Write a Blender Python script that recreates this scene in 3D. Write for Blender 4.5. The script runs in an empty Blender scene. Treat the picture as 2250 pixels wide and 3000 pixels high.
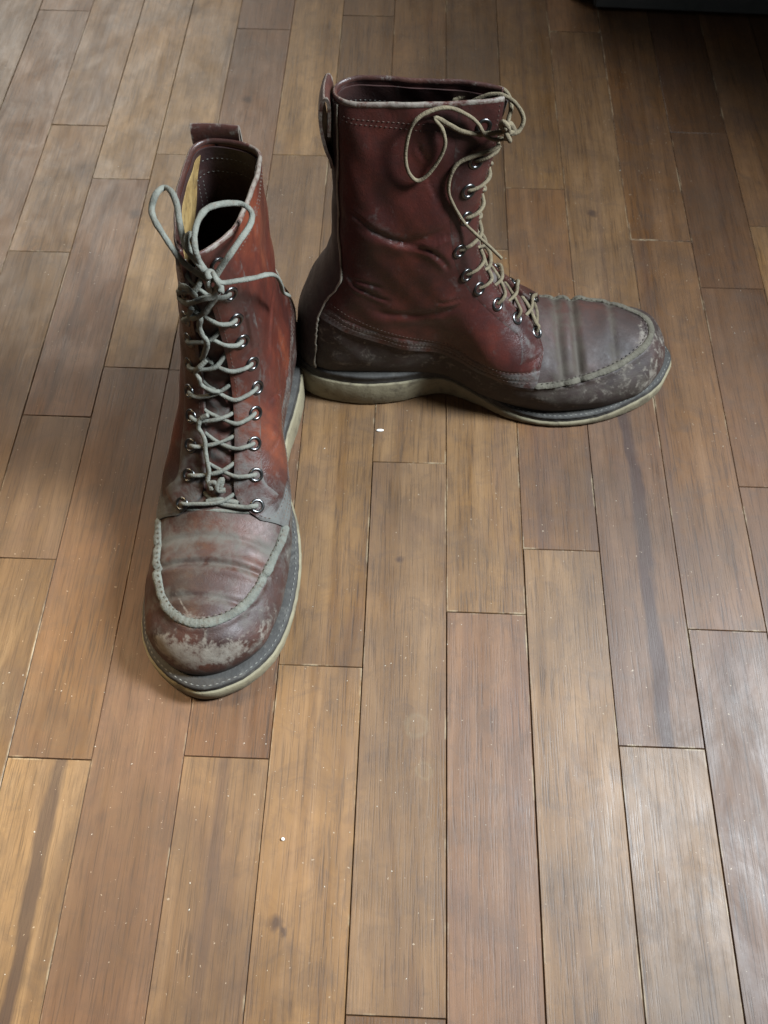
import bpy, bmesh, math, random
import numpy as np
from mathutils import Vector, Matrix

# ------------------------------------------------------------------ camera
SC = bpy.context.scene
COL = SC.collection
CAM_H, PITCH, ROLL, YAWT, FPX = 0.585, math.radians(60.0), 0.012, 0.0247, 2600.0
_ps = math.atan(YAWT)
_F = Vector((-math.sin(_ps)*math.cos(PITCH), math.cos(_ps)*math.cos(PITCH), -math.sin(PITCH)))
_R = Vector((math.cos(_ps), math.sin(_ps), 0)); _U = _R.cross(_F)
_R2 = _R*math.cos(ROLL) + _U*math.sin(ROLL); _U2 = _U*math.cos(ROLL) - _R*math.sin(ROLL)
cam = bpy.data.cameras.new('camera'); cam_o = bpy.data.objects.new('camera', cam); COL.objects.link(cam_o)
cam.sensor_fit = 'VERTICAL'; cam.sensor_height = 24.0; cam.lens = 24.0*FPX/3000.0
cam.clip_start = 0.02; cam.clip_end = 50
M = Matrix((_R2, _U2, -_F)).transposed().to_4x4(); M.translation = Vector((0, 0, CAM_H))
cam_o.matrix_world = M
SC.camera = cam_o
cam.dof.use_dof = True; cam.dof.focus_distance = 0.56; cam.dof.aperture_fstop = 9.0

# ------------------------------------------------------------------ world, lamps, exposure
W = bpy.data.worlds.new('World'); SC.world = W; W.use_nodes = True
bg = W.node_tree.nodes['Background']; bg.inputs[0].default_value = (0.95, 0.97, 1.0, 1); bg.inputs[1].default_value = 0.06
SC.view_settings.view_transform = 'Standard'; SC.view_settings.look = 'None'
SC.view_settings.exposure = 0.0; SC.view_settings.gamma = 1.0

def lamp(name, loc, target, size, power, color, size_y=None):
    l = bpy.data.lights.new(name, 'AREA'); l.energy = power; l.color = color; l.size = size
    if size_y: l.shape = 'RECTANGLE'; l.size_y = size_y
    o = bpy.data.objects.new(name, l); COL.objects.link(o); o.location = loc
    o.rotation_euler = (Vector(target)-Vector(loc)).to_track_quat('-Z', 'Y').to_euler()
    return o
wl_ = lamp('window_light', (0.80, 0.34, 1.05), (-0.14, 0.14, 0.0), 0.26, 12.0, (0.82, 0.92, 1.0), 0.33); wl_.data.spread = math.radians(74)
fl_ = lamp('far_window_light', (-1.0, 2.0, 0.95), (-0.36, 1.02, 0.0), 1.2, 5.0, (1.0, 0.94, 0.84), 0.9); fl_.data.spread = math.radians(66)
rl_ = lamp('room_light', (-0.80, 0.42, 1.05), (-0.39, 0.10, 0.0), 0.28, 1.3, (1.0, 0.72, 0.40)); rl_.data.spread = math.radians(40)

# ------------------------------------------------------------------ helpers
def link(o, parent=None):
    COL.objects.link(o)
    if parent is not None: o.parent = parent
    return o

def empty(name, loc=(0, 0, 0), rz=0.0):
    o = bpy.data.objects.new(name, None); o.empty_display_size = 0.02
    o.location = loc; o.rotation_euler = (0, 0, rz); COL.objects.link(o); return o

def tag(o, label=None, cat=None, group=None, kind=None):
    if label: o['label'] = label
    if cat: o['category'] = cat
    if group: o['group'] = group
    if kind: o['kind'] = kind
    return o

def mesh_obj(name, verts, faces, mat, parent=None, smooth=True, attrs=None):
    me = bpy.data.meshes.new(name)
    me.from_pydata([tuple(map(float, v)) for v in verts], [], [tuple(map(int, f)) for f in faces])
    if smooth:
        me.polygons.foreach_set('use_smooth', [True]*len(me.polygons))
    if attrs:
        for k, v in attrs.items():
            a = me.attributes.new(k, 'FLOAT', 'POINT'); a.data.foreach_set('value', np.asarray(v, dtype=np.float32).ravel())
    me.materials.append(mat); me.update()
    o = bpy.data.objects.new(name, me)
    return link(o, parent)

def grid_faces(nu, nv, close_v=False, flip=False):
    fs = []
    for i in range(nu-1):
        for j in range(nv if close_v else nv-1):
            a = i*nv+j; b = i*nv+(j+1) % nv; c = (i+1)*nv+(j+1) % nv; d = (i+1)*nv+j
            fs.append((d, c, b, a) if flip else (a, b, c, d))
    return fs

# >>>GEO
def pchip(xs, ys):
    xs = np.asarray(xs, float); ys = np.asarray(ys, float)
    h = np.diff(xs); d = np.diff(ys)/h; m = np.zeros(len(xs)); m[0] = d[0]; m[-1] = d[-1]
    for i in range(1, len(xs)-1):
        if d[i-1]*d[i] > 0:
            w1 = 2*h[i]+h[i-1]; w2 = h[i]+2*h[i-1]; m[i] = (w1+w2)/(w1/d[i-1]+w2/d[i])
    def fn(x):
        x = np.clip(np.asarray(x, float), xs[0], xs[-1])
        i = np.clip(np.searchsorted(xs, x, side='right')-1, 0, len(xs)-2)
        u = (x-xs[i])/h[i]
        return ((1+2*u)*(1-u)**2*ys[i]+u*(1-u)**2*h[i]*m[i]+u*u*(3-2*u)*ys[i+1]+u*u*(u-1)*h[i]*m[i+1])
    return fn

def spline(pts, n=200, closed=False):
    """Catmull-Rom through pts, resampled evenly by arc length."""
    p = np.asarray(pts, float); k = len(p)
    if closed: q = np.vstack([p[-1], p, p[0], p[1]]); segs = k
    else: q = np.vstack([2*p[0]-p[1], p, 2*p[-1]-p[-2]]); segs = k-1
    out = []
    for i in range(segs):
        a, b, c, d = q[i], q[i+1], q[i+2], q[i+3]
        u = np.linspace(0, 1, 24, endpoint=False)[:, None]
        out.append(0.5*(2*b+(c-a)*u+(2*a-5*b+4*c-d)*u**2+(3*b-a-3*c+d)*u**3))
    out = np.vstack(out+[(p[:1] if closed else p[-1:])])
    L = np.r_[0, np.cumsum(np.linalg.norm(np.diff(out, axis=0), axis=1))]
    t = np.linspace(0, L[-1], n)
    return np.stack([np.interp(t, L, out[:, j]) for j in range(p.shape[1])], 1)

def sstep(a, b, x):
    u = np.clip((np.asarray(x, float)-a)/(b-a), 0, 1); return u*u*(3-2*u)

def pdist(x, z, poly):
    """distance of points to a dense polyline (exact to its segments), index of nearest sample"""
    sh = np.shape(x); X = np.ravel(x).astype(float); Z = np.ravel(z).astype(float); d = np.empty(len(X)); k = np.empty(len(X), int)
    for a in range(0, len(X), 4000):
        D = (X[a:a+4000, None]-poly[None, :, 0])**2+(Z[a:a+4000, None]-poly[None, :, 1])**2
        k[a:a+4000] = D.argmin(1); d[a:a+4000] = np.sqrt(D.min(1))
    Q = np.stack([X, Z], 1)
    for o in (-1, 0):
        i = np.clip(k+o, 0, len(poly)-2); A = poly[i]; E = poly[i+1]-A
        t = np.clip(((Q-A)*E).sum(1)/np.maximum((E*E).sum(1), 1e-12), 0, 1)
        d = np.minimum(d, np.linalg.norm(Q-A-E*t[:, None], axis=1))
    return d.reshape(sh), k.reshape(sh)

class Boot:
    """A right boot in centimetres: x from heel to toe, z up, lateral side at -y."""
    def __init__(s, P):
        s.P = P
        b = np.array(P['back']); s.xb = pchip(b[:, 0], b[:, 1])
        s.front = spline(P['front'], 500)
        s.zs = pchip(*np.array(P['welt_top']).T)
        s.wl = pchip(*np.array(P['wl']).T); s.wm = pchip(*np.array(P['wm']).T)
        s.shl = pchip(*np.array(P['shl']).T); s.shm = pchip(*np.array(P['shm']).T)
        s.ysh = pchip(*np.array(P['ysh']).T)
        s.yc = pchip(*np.array(P['yc']).T)
        seam = np.array(P['seam']); s.seamz = pchip(seam[:, 0], seam[:, 1])
        s.gap = pchip(*np.array(P['gap']).T)
        s.Rb = pchip(*np.array(P['Rb']).T)
        s.R = pchip(np.linspace(0, 1, len(P['capR'])), P['capR'])
        # arc positions on the front curve
        fr = s.front; L = np.r_[0, np.cumsum(np.linalg.norm(np.diff(fr, axis=0), axis=1))]; s.fl = L
        i = np.argmin(np.abs(fr[:, 0]-seam[-1, 0])+(fr[:, 1] > 9)*99+np.abs(fr[:, 1]-seam[-1, 1])); s.lm = L[i]; s.ltot = L[-1]
        s.zm = seam[0, 1]; s.zc = P['collar_back']
        for _ in range(40): s.zm = 0.5*s.zm+0.5*float(s.seamz(s.xb(s.zm)))
        s.creases = [(spline(c[0], 80), c[1], c[2], c[3]) for c in P['creases']]
    def fpt(s, l):
        return np.interp(l, s.fl, s.front[:, 0]), np.interp(l, s.fl, s.front[:, 1])
    def ring_xz(s, t, th):
        t = np.asarray(t, float); u = (1-np.cos(th))/2            # u = 1 at heel (th=pi), 0 at front
        # seam ring
        zbm = s.zm; xbm = s.xb(zbm); xfm, zfm = s.fpt(s.lm)
        xm = xfm+(xbm-xfm)*u; zm = s.seamz(xm)-(s.seamz(xfm)-zfm)*(1-u)**8
        # bottom ring
        xf0 = s.front[0, 0]; xb0 = s.xb(s.zs(0.5)); zs0 = s.zs(xb0); xb0 = s.xb(zs0); x0 = xf0+(xb0-xf0)*u; z0 = s.zs(x0)
        lo = np.clip(t, 0, 1); xl = x0+(xm-x0)*lo; zl = z0+(zm-z0)*lo
        # lower rings end on the true silhouettes
        zb_l = zs0+(zbm-zs0)*lo; dxb = s.xb(zb_l)-(xb0+(xbm-xb0)*lo)
        lf = s.lm*lo; xf_l, zf_l = s.fpt(lf); dxf = xf_l-(xf0+(xfm-xf0)*lo); dzf = zf_l-(s.zs(xf0)+(zfm-s.zs(xf0))*lo)
        xl = xl+dxb*u**3+dxf*(1-u)**6; zl = zl+dzf*(1-u)**6
        # upper rings
        ta = np.clip(t-1, 0, 1)
        zb = zbm+(s.zc-zbm)*ta; xb = s.xb(zb); xf, zf = s.fpt(s.lm+(s.ltot-s.lm)*ta)
        k = (1-ta)**2
        xu = xf+(xb-xf)*u; zu = zf+(zb-zf)*u+(zm-(zfm+(zbm-zfm)*u))*k
        cd = s.P.get('collar_dip', 0.0); zu = zu-cd*np.sin(np.pi*u)*ta**4
        up = t > 1
        return np.where(up, xu, xl), np.where(up, zu, zl)
    def half(s, x, z, side):
        d, k = pdist(x, z, s.front)
        R = s.R(k/(len(s.front)-1.0)); n = 2.0
        cf = (1-(1-np.clip(d/R, 0, 1))**n)**(1/n)
        db = np.clip(x-s.xb(z), 0, None); Rb = s.Rb(z)
        cb = (1-(1-np.clip(db/Rb, 0, 1))**2.2)**(1/2.2)
        S = sstep(6.5, 13.5, z)
        wf = np.where(side < 0, s.wl(x), s.wm(x)); ws = np.where(side < 0, s.shl(z), s.shm(z))
        h = z-s.zs(x); tuck = 1-0.10*(1-np.clip(h/2.2, 0, 1))**2
        w = (wf*(1-S)+ws*S)*tuck
        return w*cf*cb
    def base(s, t, th):
        t, th = np.broadcast_arrays(np.asarray(t, float), np.asarray(th, float))
        x, z = s.ring_xz(t, th); side = np.where(th < 0, -1.0, 1.0)
        y = s.yc(x)*(1-sstep(7, 12, z))+s.ysh(z)*sstep(6, 14, z)+side*s.half(x, z, side)
        return np.stack([x, y, z], -1)
    def disp(s, p, th):
        x, y, z = p[..., 0], p[..., 1], p[..., 2]
        d = np.zeros(x.shape)
        for poly, dep, sig, side in s.creases:
            D, k = pdist(x, z, poly)
            e = np.clip(np.minimum(k, len(poly)-1-k)/18.0, 0, 1); e = e*e*(3-2*e)
            tp = np.gradient(poly, axis=0); sg = tp[k, 0]*(z-poly[k, 1])-tp[k, 1]*(x-poly[k, 0])
            sg = np.clip(sg/np.maximum(np.linalg.norm(tp[k], axis=-1)*np.maximum(D, 1e-4), 1e-6), -1, 1)
            q = D*sg
            prof = -dep*np.exp(-(D/sig)**2)+0.55*dep*np.exp(-((q+2.0*sig)/(1.6*sig))**2)+0.3*dep*np.exp(-((q-2.2*sig)/(1.8*sig))**2)
            m = 1.0 if side == 0 else np.where(np.sign(th) == side, 1.0, 0.0)
            d = d+prof*e*m
        # folds across the toe plug
        for cx, dep, sig in s.P['folds']:
            w = (z > s.seamz(x)-0.2)*sstep(17.5, 19.5, x)
            q = x-cx-0.05*(y-0.5)**2*0.4
            d = d+w*(-dep*np.exp(-(q/sig)**2)+0.5*dep*np.exp(-((q-2.1*sig)/(1.6*sig))**2)+0.5*dep*np.exp(-((q+2.1*sig)/(1.6*sig))**2))
        # gentle unevenness of worn leather
        a = 0.035*np.sin(1.3*x+0.9*z+1.1*y)+0.03*np.sin(0.8*x-1.7*z+2.0+0.7*y)+0.018*np.sin(2.9*x+2.3*z-1.3*y)
        return d+a*sstep(0.5, 2.5, z-s.zs(x))
    def surf(s, t, th, off=0.0):
        t, th = np.broadcast_arrays(np.asarray(t, float), np.asarray(th, float))
        e1, e2 = 0.006, 0.012
        p = s.base(t, th)
        dt = s.base(np.clip(t+e1, 0, 2), th)-s.base(np.clip(t-e1, 0, 2), th)
        wrap = lambda a: (a+np.pi) % (2*np.pi)-np.pi
        dh = s.base(t, wrap(th+e2))-s.base(t, wrap(th-e2))
        n = np.cross(dh, dt); n = n/np.maximum(np.linalg.norm(n, axis=-1, keepdims=True), 1e-9)
        n = n*s.sgn
        return p+n*(s.disp(p, th)+off)[..., None], n
    sgn = 1.0
    # --- piece boundaries, as angles on a ring
    def th_edge(s, t, side):
        """angle of the front edge of the quarter on ring t (1..2): bottom edge across the vamp, then the facing"""
        th = np.linspace(0.0, np.pi*0.8, 400); out = []
        for tt in np.atleast_1d(t):
            p = s.base(np.full(th.shape, float(tt)), side*th); x, y, z = p.T
            lat = np.abs(y-s.yc(x)*(1-sstep(7, 12, z))-s.ysh(z)*sstep(6, 14, z))
            xe = s.P['xcorner']-0.16*np.clip(lat-2.6, 0, None)
            f = np.minimum(lat-s.gap(tt)-2.0*np.clip((x-s.P['xcorner']+1.9)/1.9, 0, 1)**3, xe-x)
            ok = np.where(f > 0)[0]
            i = ok[0] if len(ok) else len(th)-1
            out.append(th[i-1]+(th[i]-th[i-1])*f[i-1]/(f[i-1]-f[i]) if i > 0 and f[i] != f[i-1] else th[i])
        return np.array(out)

BACK = [(0.0, 0.5), (2.5, 0.45), (4.0, 0.35), (6.0, 0.55), (8.7, 1.15), (10.9, 2.1), (12.5, 3.0), (14.5, 3.55), (17.8, 3.85), (20.5, 3.9), (26, 4.1)]
FRONT = [(29.8, 1.9), (29.85, 2.8), (29.45, 3.9), (28.75, 4.85), (27.8, 5.3), (25.5, 5.7), (23.5, 5.85), (21.6, 5.95), (20.2, 6.25), (18.8, 7.1), (17.3, 8.5), (15.8, 10.2), (14.6, 12.0), (13.75, 14.0), (13.35, 16.3), (13.3, 18.6), (13.7, 21.0), (14.1, 23.3), (14.4, 25.3)]
SEAM = [(0.9, 9.7), (3.3, 9.3), (4.4, 8.7), (6.8, 7.5), (9.3, 6.5), (12.3, 5.6), (15, 4.95), (17, 4.6), (18.5, 4.45), (20, 4.4), (22, 4.5), (24, 4.72), (26, 4.95), (28.1, 5.2)]
WELT = [(-1, 3.7), (3, 3.5), (8, 3.35), (12, 2.75), (16, 1.6), (20, 1.15), (24, 1.25), (28, 1.8), (31, 2.1)]
WL = [(-1, 3.4), (4, 3.4), (8, 3.2), (11.5, 2.75), (15, 3.7), (18, 4.6), (21, 5.0), (24, 4.85), (27, 4.2), (29, 3.6), (31, 3.2)]
WM = [(-1, 3.4), (4, 3.4), (8, 3.2), (12, 3.0), (15, 3.6), (18, 4.4), (21, 4.8), (24, 4.75), (27, 4.2), (29, 3.6), (31, 3.2)]
RIGHT = dict(back=BACK, front=FRONT, seam=SEAM, welt_top=WELT, wl=[(x, y+(0.32 if x > 14 else 0)) for x, y in WL], wm=WM,
    shl=[(5, 3.2), (10, 3.1), (14, 2.95), (18, 2.6), (22, 1.75), (25.5, 1.1)],
    shm=[(5, 3.2), (10, 3.1), (14, 2.95), (18, 2.6), (22, 1.75), (25.5, 1.1)],
    yc=[(-1, 0), (14, 0), (20, 0.15), (25, 0.5), (31, 1.1)], ysh=[(5, 0), (15, 0), (20, 0.2), (26, 0.55)], capR=[2.9, 3.2, 3.4, 3.3, 3.2, 3.4, 3.6, 3.6, 3.6, 4.5, 8.5], collar_back=25.2, xcorner=19.3, Rb=[(0, 3.3), (14, 3.2), (26, 1.5)], gap=[(1, 1.0), (1.5, 0.95), (1.75, 0.7), (2, 0.35)],
    creases=[([(4.97, 17.9), (6.03, 17.57), (7.02, 17.15), (8.27, 16.73), (9.19, 16.81), (10.05, 17.14), (10.93, 17.46), (11.81, 17.44)], 0.13, 0.3, -1), ([(4.61, 18.57), (5.61, 18.11), (6.49, 17.46), (7.2, 17.25)], 0.08, 0.13, -1), ([(6.35, 17.37), (7.82, 16.77), (9.17, 16.36), (10.57, 15.78), (11.63, 14.75)], 0.08, 0.14, -1), ([(4.76, 13.28), (5.96, 13.15), (7.22, 12.72)], 0.08, 0.13, -1), ([(5.15, 13.04), (6.5, 12.05), (7.69, 11.53)], 0.09, 0.14, -1), ([(4.63, 13.53), (5.21, 12.76), (5.94, 12.46)], 0.08, 0.13, -1), ([(5.97, 10.78), (7.25, 10.42), (9.17, 10.26), (10.55, 10.41), (11.97, 10.82), (13.09, 11.81)], 0.13, 0.3, -1), ([(10.76, 11.56), (11.88, 11.55), (12.82, 11.7)], 0.09, 0.14, -1), ([(8.95, 16.47), (10.08, 16.13), (10.95, 15.26), (11.65, 14.14)], 0.09, 0.14, -1), ([(10.31, 16.67), (10.99, 17.03), (11.68, 17.08)], 0.1, 0.12, -1), ([(8.91, 23.13), (9.37, 22.48), (9.8, 22.03)], 0.08, 0.13, -1), ([(9.7, 21.03), (10.15, 20.26), (10.44, 19.8)], 0.06, 0.1, -1)],
    folds=[(20.5, 0.14, 0.26), (21.9, 0.26, 0.30), (24.9, 0.07, 0.25)])
LEFT = dict(RIGHT)
LEFT.update(seam=SEAM[:-2]+[(26, 4.85), (27.5, 5.1)], Rb=[(0, 3.3), (14, 3.0), (24, 1.25)], shl=[(5, 3.3), (10, 3.15), (14, 3.0), (18, 2.85), (24, 2.75)], shm=[(5, 3.2), (10, 3.0), (14, 2.7), (18, 2.0), (24, 1.25)], yc=[(-1, 0), (14, 0), (20, 0.1), (25, 0.3), (31, 0.6)], ysh=[(5, 0), (26, 0)],
    front=FRONT[:-3]+[(13.4, 20.2), (13.5, 22.0), (13.6, 23.6)], collar_back=23.4, capR=[2.9, 3.2, 3.4, 3.3, 3.2, 3.4, 3.6, 3.6, 3.6, 4.6, 7.0],
    creases=[([(6.93, 14.93), (8.88, 15.11), (10.26, 14.41), (11.37, 12.77)], 0.1, 0.14, -1), ([(12.17, 18.53), (12.3, 16.57), (12.48, 14.64)], 0.07, 0.11, -1), ([(11.51, 14.64), (12.57, 14.61), (13.14, 14.43)], 0.09, 0.14, -1), ([(12.38, 21.78), (12.33, 20.62), (12.28, 19.44)], 0.06, 0.1, -1), ([(12.44, 12.26), (12.14, 13.64), (12.21, 14.87)], 0.08, 0.13, -1), ([(12.16, 13.33), (12.23, 12.05), (12.75, 11.41)], 0.08, 0.13, -1), ([(10.33, 8.02), (12.62, 10.12), (13.73, 10.74)], 0.12, 0.12, -1), ([(8.61, 9.34), (9.35, 7.13), (9.64, 4.15)], 0.1, 0.13, -1), ([(12.52, 10.18), (12.61, 8.8), (12.88, 7.07)], 0.08, 0.11, -1), ([(16.05, 8.33), (15.19, 8.07), (13.89, 7.99)], 0.08, 0.13, -1)],
    folds=[(21.4, 0.08, 0.22), (23.3, 0.20, 0.22), (25.7, 0.09, 0.22)])
SOLE_L = [(-0.35, 0.0), (-0.1, -1.3), (0.8, -2.5), (2.5, -3.3), (5.5, -3.7), (8.4, -3.35), (10.5, -2.65), (12.3, -2.45), (14.9, -3.45), (17.6, -4.8), (21, -5.35), (24.5, -4.8), (27.6, -3.4), (29.4, -2.0), (30.4, -0.3), (30.7, 0.8)]
SOLE_M = [(-0.35, 0.0), (-0.1, 1.3), (0.8, 2.5), (2.5, 3.3), (5.5, 3.6), (9, 3.3), (12, 3.1), (15, 3.8), (18, 4.9), (21, 5.5), (24, 5.75), (27, 5.2), (29, 4.0), (30.3, 2.1), (30.7, 0.8)]
RIGHT.update(sole_l=SOLE_L, sole_m=SOLE_M)
LEFT.update(sole_l=[(x, y+0.0) for x, y in [(-0.35, 0.0), (-0.1, -1.3), (0.8, -2.5), (2.5, -3.35), (5.5, -3.8), (8.4, -3.6), (10.5, -3.25), (12.5, -3.2), (15, -3.8), (17.6, -4.7), (21, -5.2), (24.5, -5.05), (27.4, -4.35), (29.3, -3.0), (30.4, -1.4), (30.85, 0.3)]],
    sole_m=[(-0.35, 0.0), (-0.1, 1.3), (0.8, 2.5), (2.5, 3.3), (5.5, 3.6), (9, 3.4), (12, 3.4), (15, 4.1), (18, 5.0), (21, 5.5), (24, 5.6), (27, 5.0), (29, 3.8), (30.35, 2.0), (30.85, 0.3)],
    wl=[(-1, 3.4), (4, 3.5), (8, 3.4), (11.5, 3.2), (15, 3.8), (18, 4.5), (21, 4.85), (24, 4.85), (27, 4.4), (29, 3.8), (31, 3.4)],
    wm=[(-1, 3.4), (4, 3.4), (8, 3.3), (12, 3.4), (15, 4.1), (18, 4.7), (21, 4.9), (24, 4.75), (27, 4.2), (29, 3.6), (31, 3.2)], xcorner=19.9)
PLACE = dict(right=((-0.084, 0.475), 0.0, 1.0), left=((-0.114, 0.494), -math.pi/2-0.025, -1.0))
def to_world(p, which):
    (ox, oy), rz, m = PLACE[which]; p = np.asarray(p)*0.01
    x, y, z = p[..., 0], p[..., 1]*m, p[..., 2]
    c, s_ = math.cos(rz), math.sin(rz)
    return np.stack([ox+c*x-s_*y, oy+s_*x+c*y, z], -1)
# <<<GEO

# ------------------------------------------------------------------ materials
def new_mat(name):
    m = bpy.data.materials.new(name); m.use_nodes = True
    nt = m.node_tree; b = nt.nodes['Principled BSDF']
    return m, nt, b
def nd(nt, typ, **kw):
    n = nt.nodes.new(typ)
    for k, v in kw.items():
        if k.startswith('i_'): n.inputs[k[2:].replace('_', ' ')].default_value = v
        else: setattr(n, k, v)
    return n
def coords(nt, scale=(1, 1, 1), rand=False):
    tc = nd(nt, 'ShaderNodeTexCoord'); mp = nd(nt, 'ShaderNodeMapping'); mp.inputs['Scale'].default_value = scale
    nt.links.new(tc.outputs['Object'], mp.inputs['Vector'])
    if rand:
        oi = nd(nt, 'ShaderNodeObjectInfo'); cm = nd(nt, 'ShaderNodeCombineXYZ'); ml = nd(nt, 'ShaderNodeMath', operation='MULTIPLY'); ml.inputs[1].default_value = 53.0
        nt.links.new(oi.outputs['Random'], ml.inputs[0])
        for i in range(3): nt.links.new(ml.outputs[0], cm.inputs[i])
        nt.links.new(cm.outputs[0], mp.inputs['Location'])
    return mp.outputs[0]
def noise(nt, vec, scale, detail=4.0, rough=0.6, dist=0.0):
    n = nd(nt, 'ShaderNodeTexNoise'); n.inputs['Scale'].default_value = scale; n.inputs['Detail'].default_value = detail
    n.inputs['Roughness'].default_value = rough; n.inputs['Distortion'].default_value = dist
    nt.links.new(vec, n.inputs['Vector']); return n.outputs['Fac']
def ramp(nt, fac, stops, interp='LINEAR'):
    r = nd(nt, 'ShaderNodeValToRGB'); r.color_ramp.interpolation = interp
    e = r.color_ramp.elements
    while len(e) < len(stops): e.new(0.5)
    for el, (p, c) in zip(e, stops):
        el.position = p; el.color = (c, c, c, 1) if isinstance(c, (int, float)) else (*c, 1)
    nt.links.new(fac, r.inputs[0]); return r.outputs[0]
def mix(nt, fac, a, b, mode='MIX'):
    m = nd(nt, 'ShaderNodeMix', data_type='RGBA', blend_type=mode)
    for s, v in ((m.inputs['Factor'], fac), (m.inputs['A'], a), (m.inputs['B'], b)):
        if isinstance(v, (int, float)): s.default_value = v
        elif isinstance(v, tuple): s.default_value = (*v, 1)
        else: nt.links.new(v, s)
    return m.outputs['Result']
def math_(nt, op, a, b=0.0, clamp=False):
    m = nd(nt, 'ShaderNodeMath', operation=op, use_clamp=clamp)
    for s, v in ((m.inputs[0], a), (m.inputs[1], b)):
        if isinstance(v, (int, float)): s.default_value = v
        else: nt.links.new(v, s)
    return m.outputs[0]
def madd(nt, a, b, c):
    return math_(nt, 'ADD', math_(nt, 'MULTIPLY', a, b), c)
def attr(nt, name):
    a = nd(nt, 'ShaderNodeAttribute'); a.attribute_name = name; return a.outputs['Fac']
def bump(nt, b, h, strength, dist=0.001):
    n = nd(nt, 'ShaderNodeBump'); n.inputs['Strength'].default_value = strength; n.inputs['Distance'].default_value = dist
    nt.links.new(h, n.inputs['Height']); nt.links.new(n.outputs[0], b.inputs['Normal']); return n

def leather(name, dark, mid, bright, rough=(0.28, 0.48), dust_col=(0.080, 0.080, 0.072), streak=(1, 1, 1)):
    m, nt, b = new_mat(name); v = coords(nt); L = nt.links
    vs = coords(nt, streak)
    n1 = noise(nt, vs, 22, 5, 0.6, 0.4); n2 = noise(nt, v, 120, 6, 0.65); n3 = noise(nt, v, 900, 3, 0.6); n4 = noise(nt, vs, 60, 6, 0.7, 1.0)
    col = ramp(nt, n1, [(0.30, dark), (0.5, mid), (0.68, bright)])
    col = mix(nt, ramp(nt, n2, [(0.35, 0.0), (0.7, 0.55)]), col, dark)
    dk = attr(nt, 'dark')
    col = mix(nt, math_(nt, 'MULTIPLY', dk, 0.9, True), col, (0.022, 0.014, 0.012))
    # grey dust lying in worn zones, in ragged patches
    nB = noise(nt, v, 85, 5, 0.62, 0.6)
    d = attr(nt, 'dust')
    dm = math_(nt, 'ADD', d, math_(nt, 'ADD', madd(nt, n4, 1.3, -0.65), madd(nt, nB, 1.5, -0.75)))
    dm = ramp(nt, dm, [(0.22, 0.0), (0.85, 0.85)])
    col = mix(nt, dm, col, dust_col)
    # scuffed-through finish, ragged
    sc = attr(nt, 'scuff'); sm = math_(nt, 'ADD', sc, math_(nt, 'MULTIPLY', math_(nt, 'SUBTRACT', n4, 0.5), 1.9))
    n5 = noise(nt, v, 260, 5, 0.7); sm = math_(nt, 'ADD', sm, math_(nt, 'MULTIPLY', math_(nt, 'SUBTRACT', n5, 0.5), 1.5))
    sm = ramp(nt, sm, [(0.38, 0.0), (0.70, 0.75), (1.05, 0.95)])
    sg = math_(nt, 'MULTIPLY', sm, math_(nt, 'GREATER_THAN', sc, 0.02))
    col = mix(nt, sg, col, mix(nt, n2, (0.10, 0.075, 0.057), (0.225, 0.205, 0.17)))
    L.new(col, b.inputs['Base Color'])
    r = ramp(nt, n2, [(0.3, rough[0]), (0.75, rough[1])])
    r = mix(nt, dm, r, (0.85, 0.85, 0.85)); r = mix(nt, sg, r, (0.8, 0.8, 0.8)); L.new(r, b.inputs['Roughness'])
    b.inputs['Specular IOR Level'].default_value = 0.45
    h = math_(nt, 'ADD', math_(nt, 'MULTIPLY', n3, 0.35), math_(nt, 'MULTIPLY', n2, 0.8))
    h = math_(nt, 'ADD', h, math_(nt, 'MULTIPLY', n4, 1.0))
    wv = noise(nt, coords(nt, (1, 1, 2.4)), 75, 5, 0.6, 2.2)
    h = math_(nt, 'ADD', h, math_(nt, 'MULTIPLY', ramp(nt, wv, [(0.44, 0.0), (0.5, 1.0), (0.56, 0.0)]), -0.15))
    bump(nt, b, h, 0.36, 0.0008)
    return m
M_QUARTER = leather('red_brown_leather', (0.0250, 0.0070, 0.0055), (0.078, 0.0190, 0.0118), (0.155, 0.040, 0.0190), streak=(1, 1, 0.45))
M_QUARTER_R = leather('shaded_red_brown_leather', (0.017, 0.0055, 0.005), (0.046, 0.0115, 0.0093), (0.084, 0.0190, 0.0125), rough=(0.30, 0.46), streak=(1, 1, 0.45))  # same leather darkened for the right boot, its dimmer light put into the colour
M_VAMP = leather('worn_vamp_leather', (0.019, 0.0085, 0.0065), (0.047, 0.0175, 0.0118), (0.084, 0.030, 0.018), rough=(0.46, 0.66), dust_col=(0.078, 0.074, 0.062))
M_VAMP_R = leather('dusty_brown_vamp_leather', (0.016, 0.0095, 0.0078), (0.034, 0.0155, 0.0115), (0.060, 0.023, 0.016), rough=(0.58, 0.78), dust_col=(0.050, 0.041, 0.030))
M_TONGUE = leather('tongue_leather', (0.0225, 0.0075, 0.0060), (0.0525, 0.0158, 0.0105), (0.0825, 0.0248, 0.0158), rough=(0.45, 0.65))
M_LINING = leather('dark_lining_leather', (0.018, 0.009, 0.009), (0.032, 0.014, 0.012), (0.05, 0.02, 0.017), rough=(0.4, 0.6))
M_BINDING = leather('collar_binding_leather', (0.028, 0.012, 0.010), (0.055, 0.021, 0.016), (0.09, 0.036, 0.025), rough=(0.3, 0.5))

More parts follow.
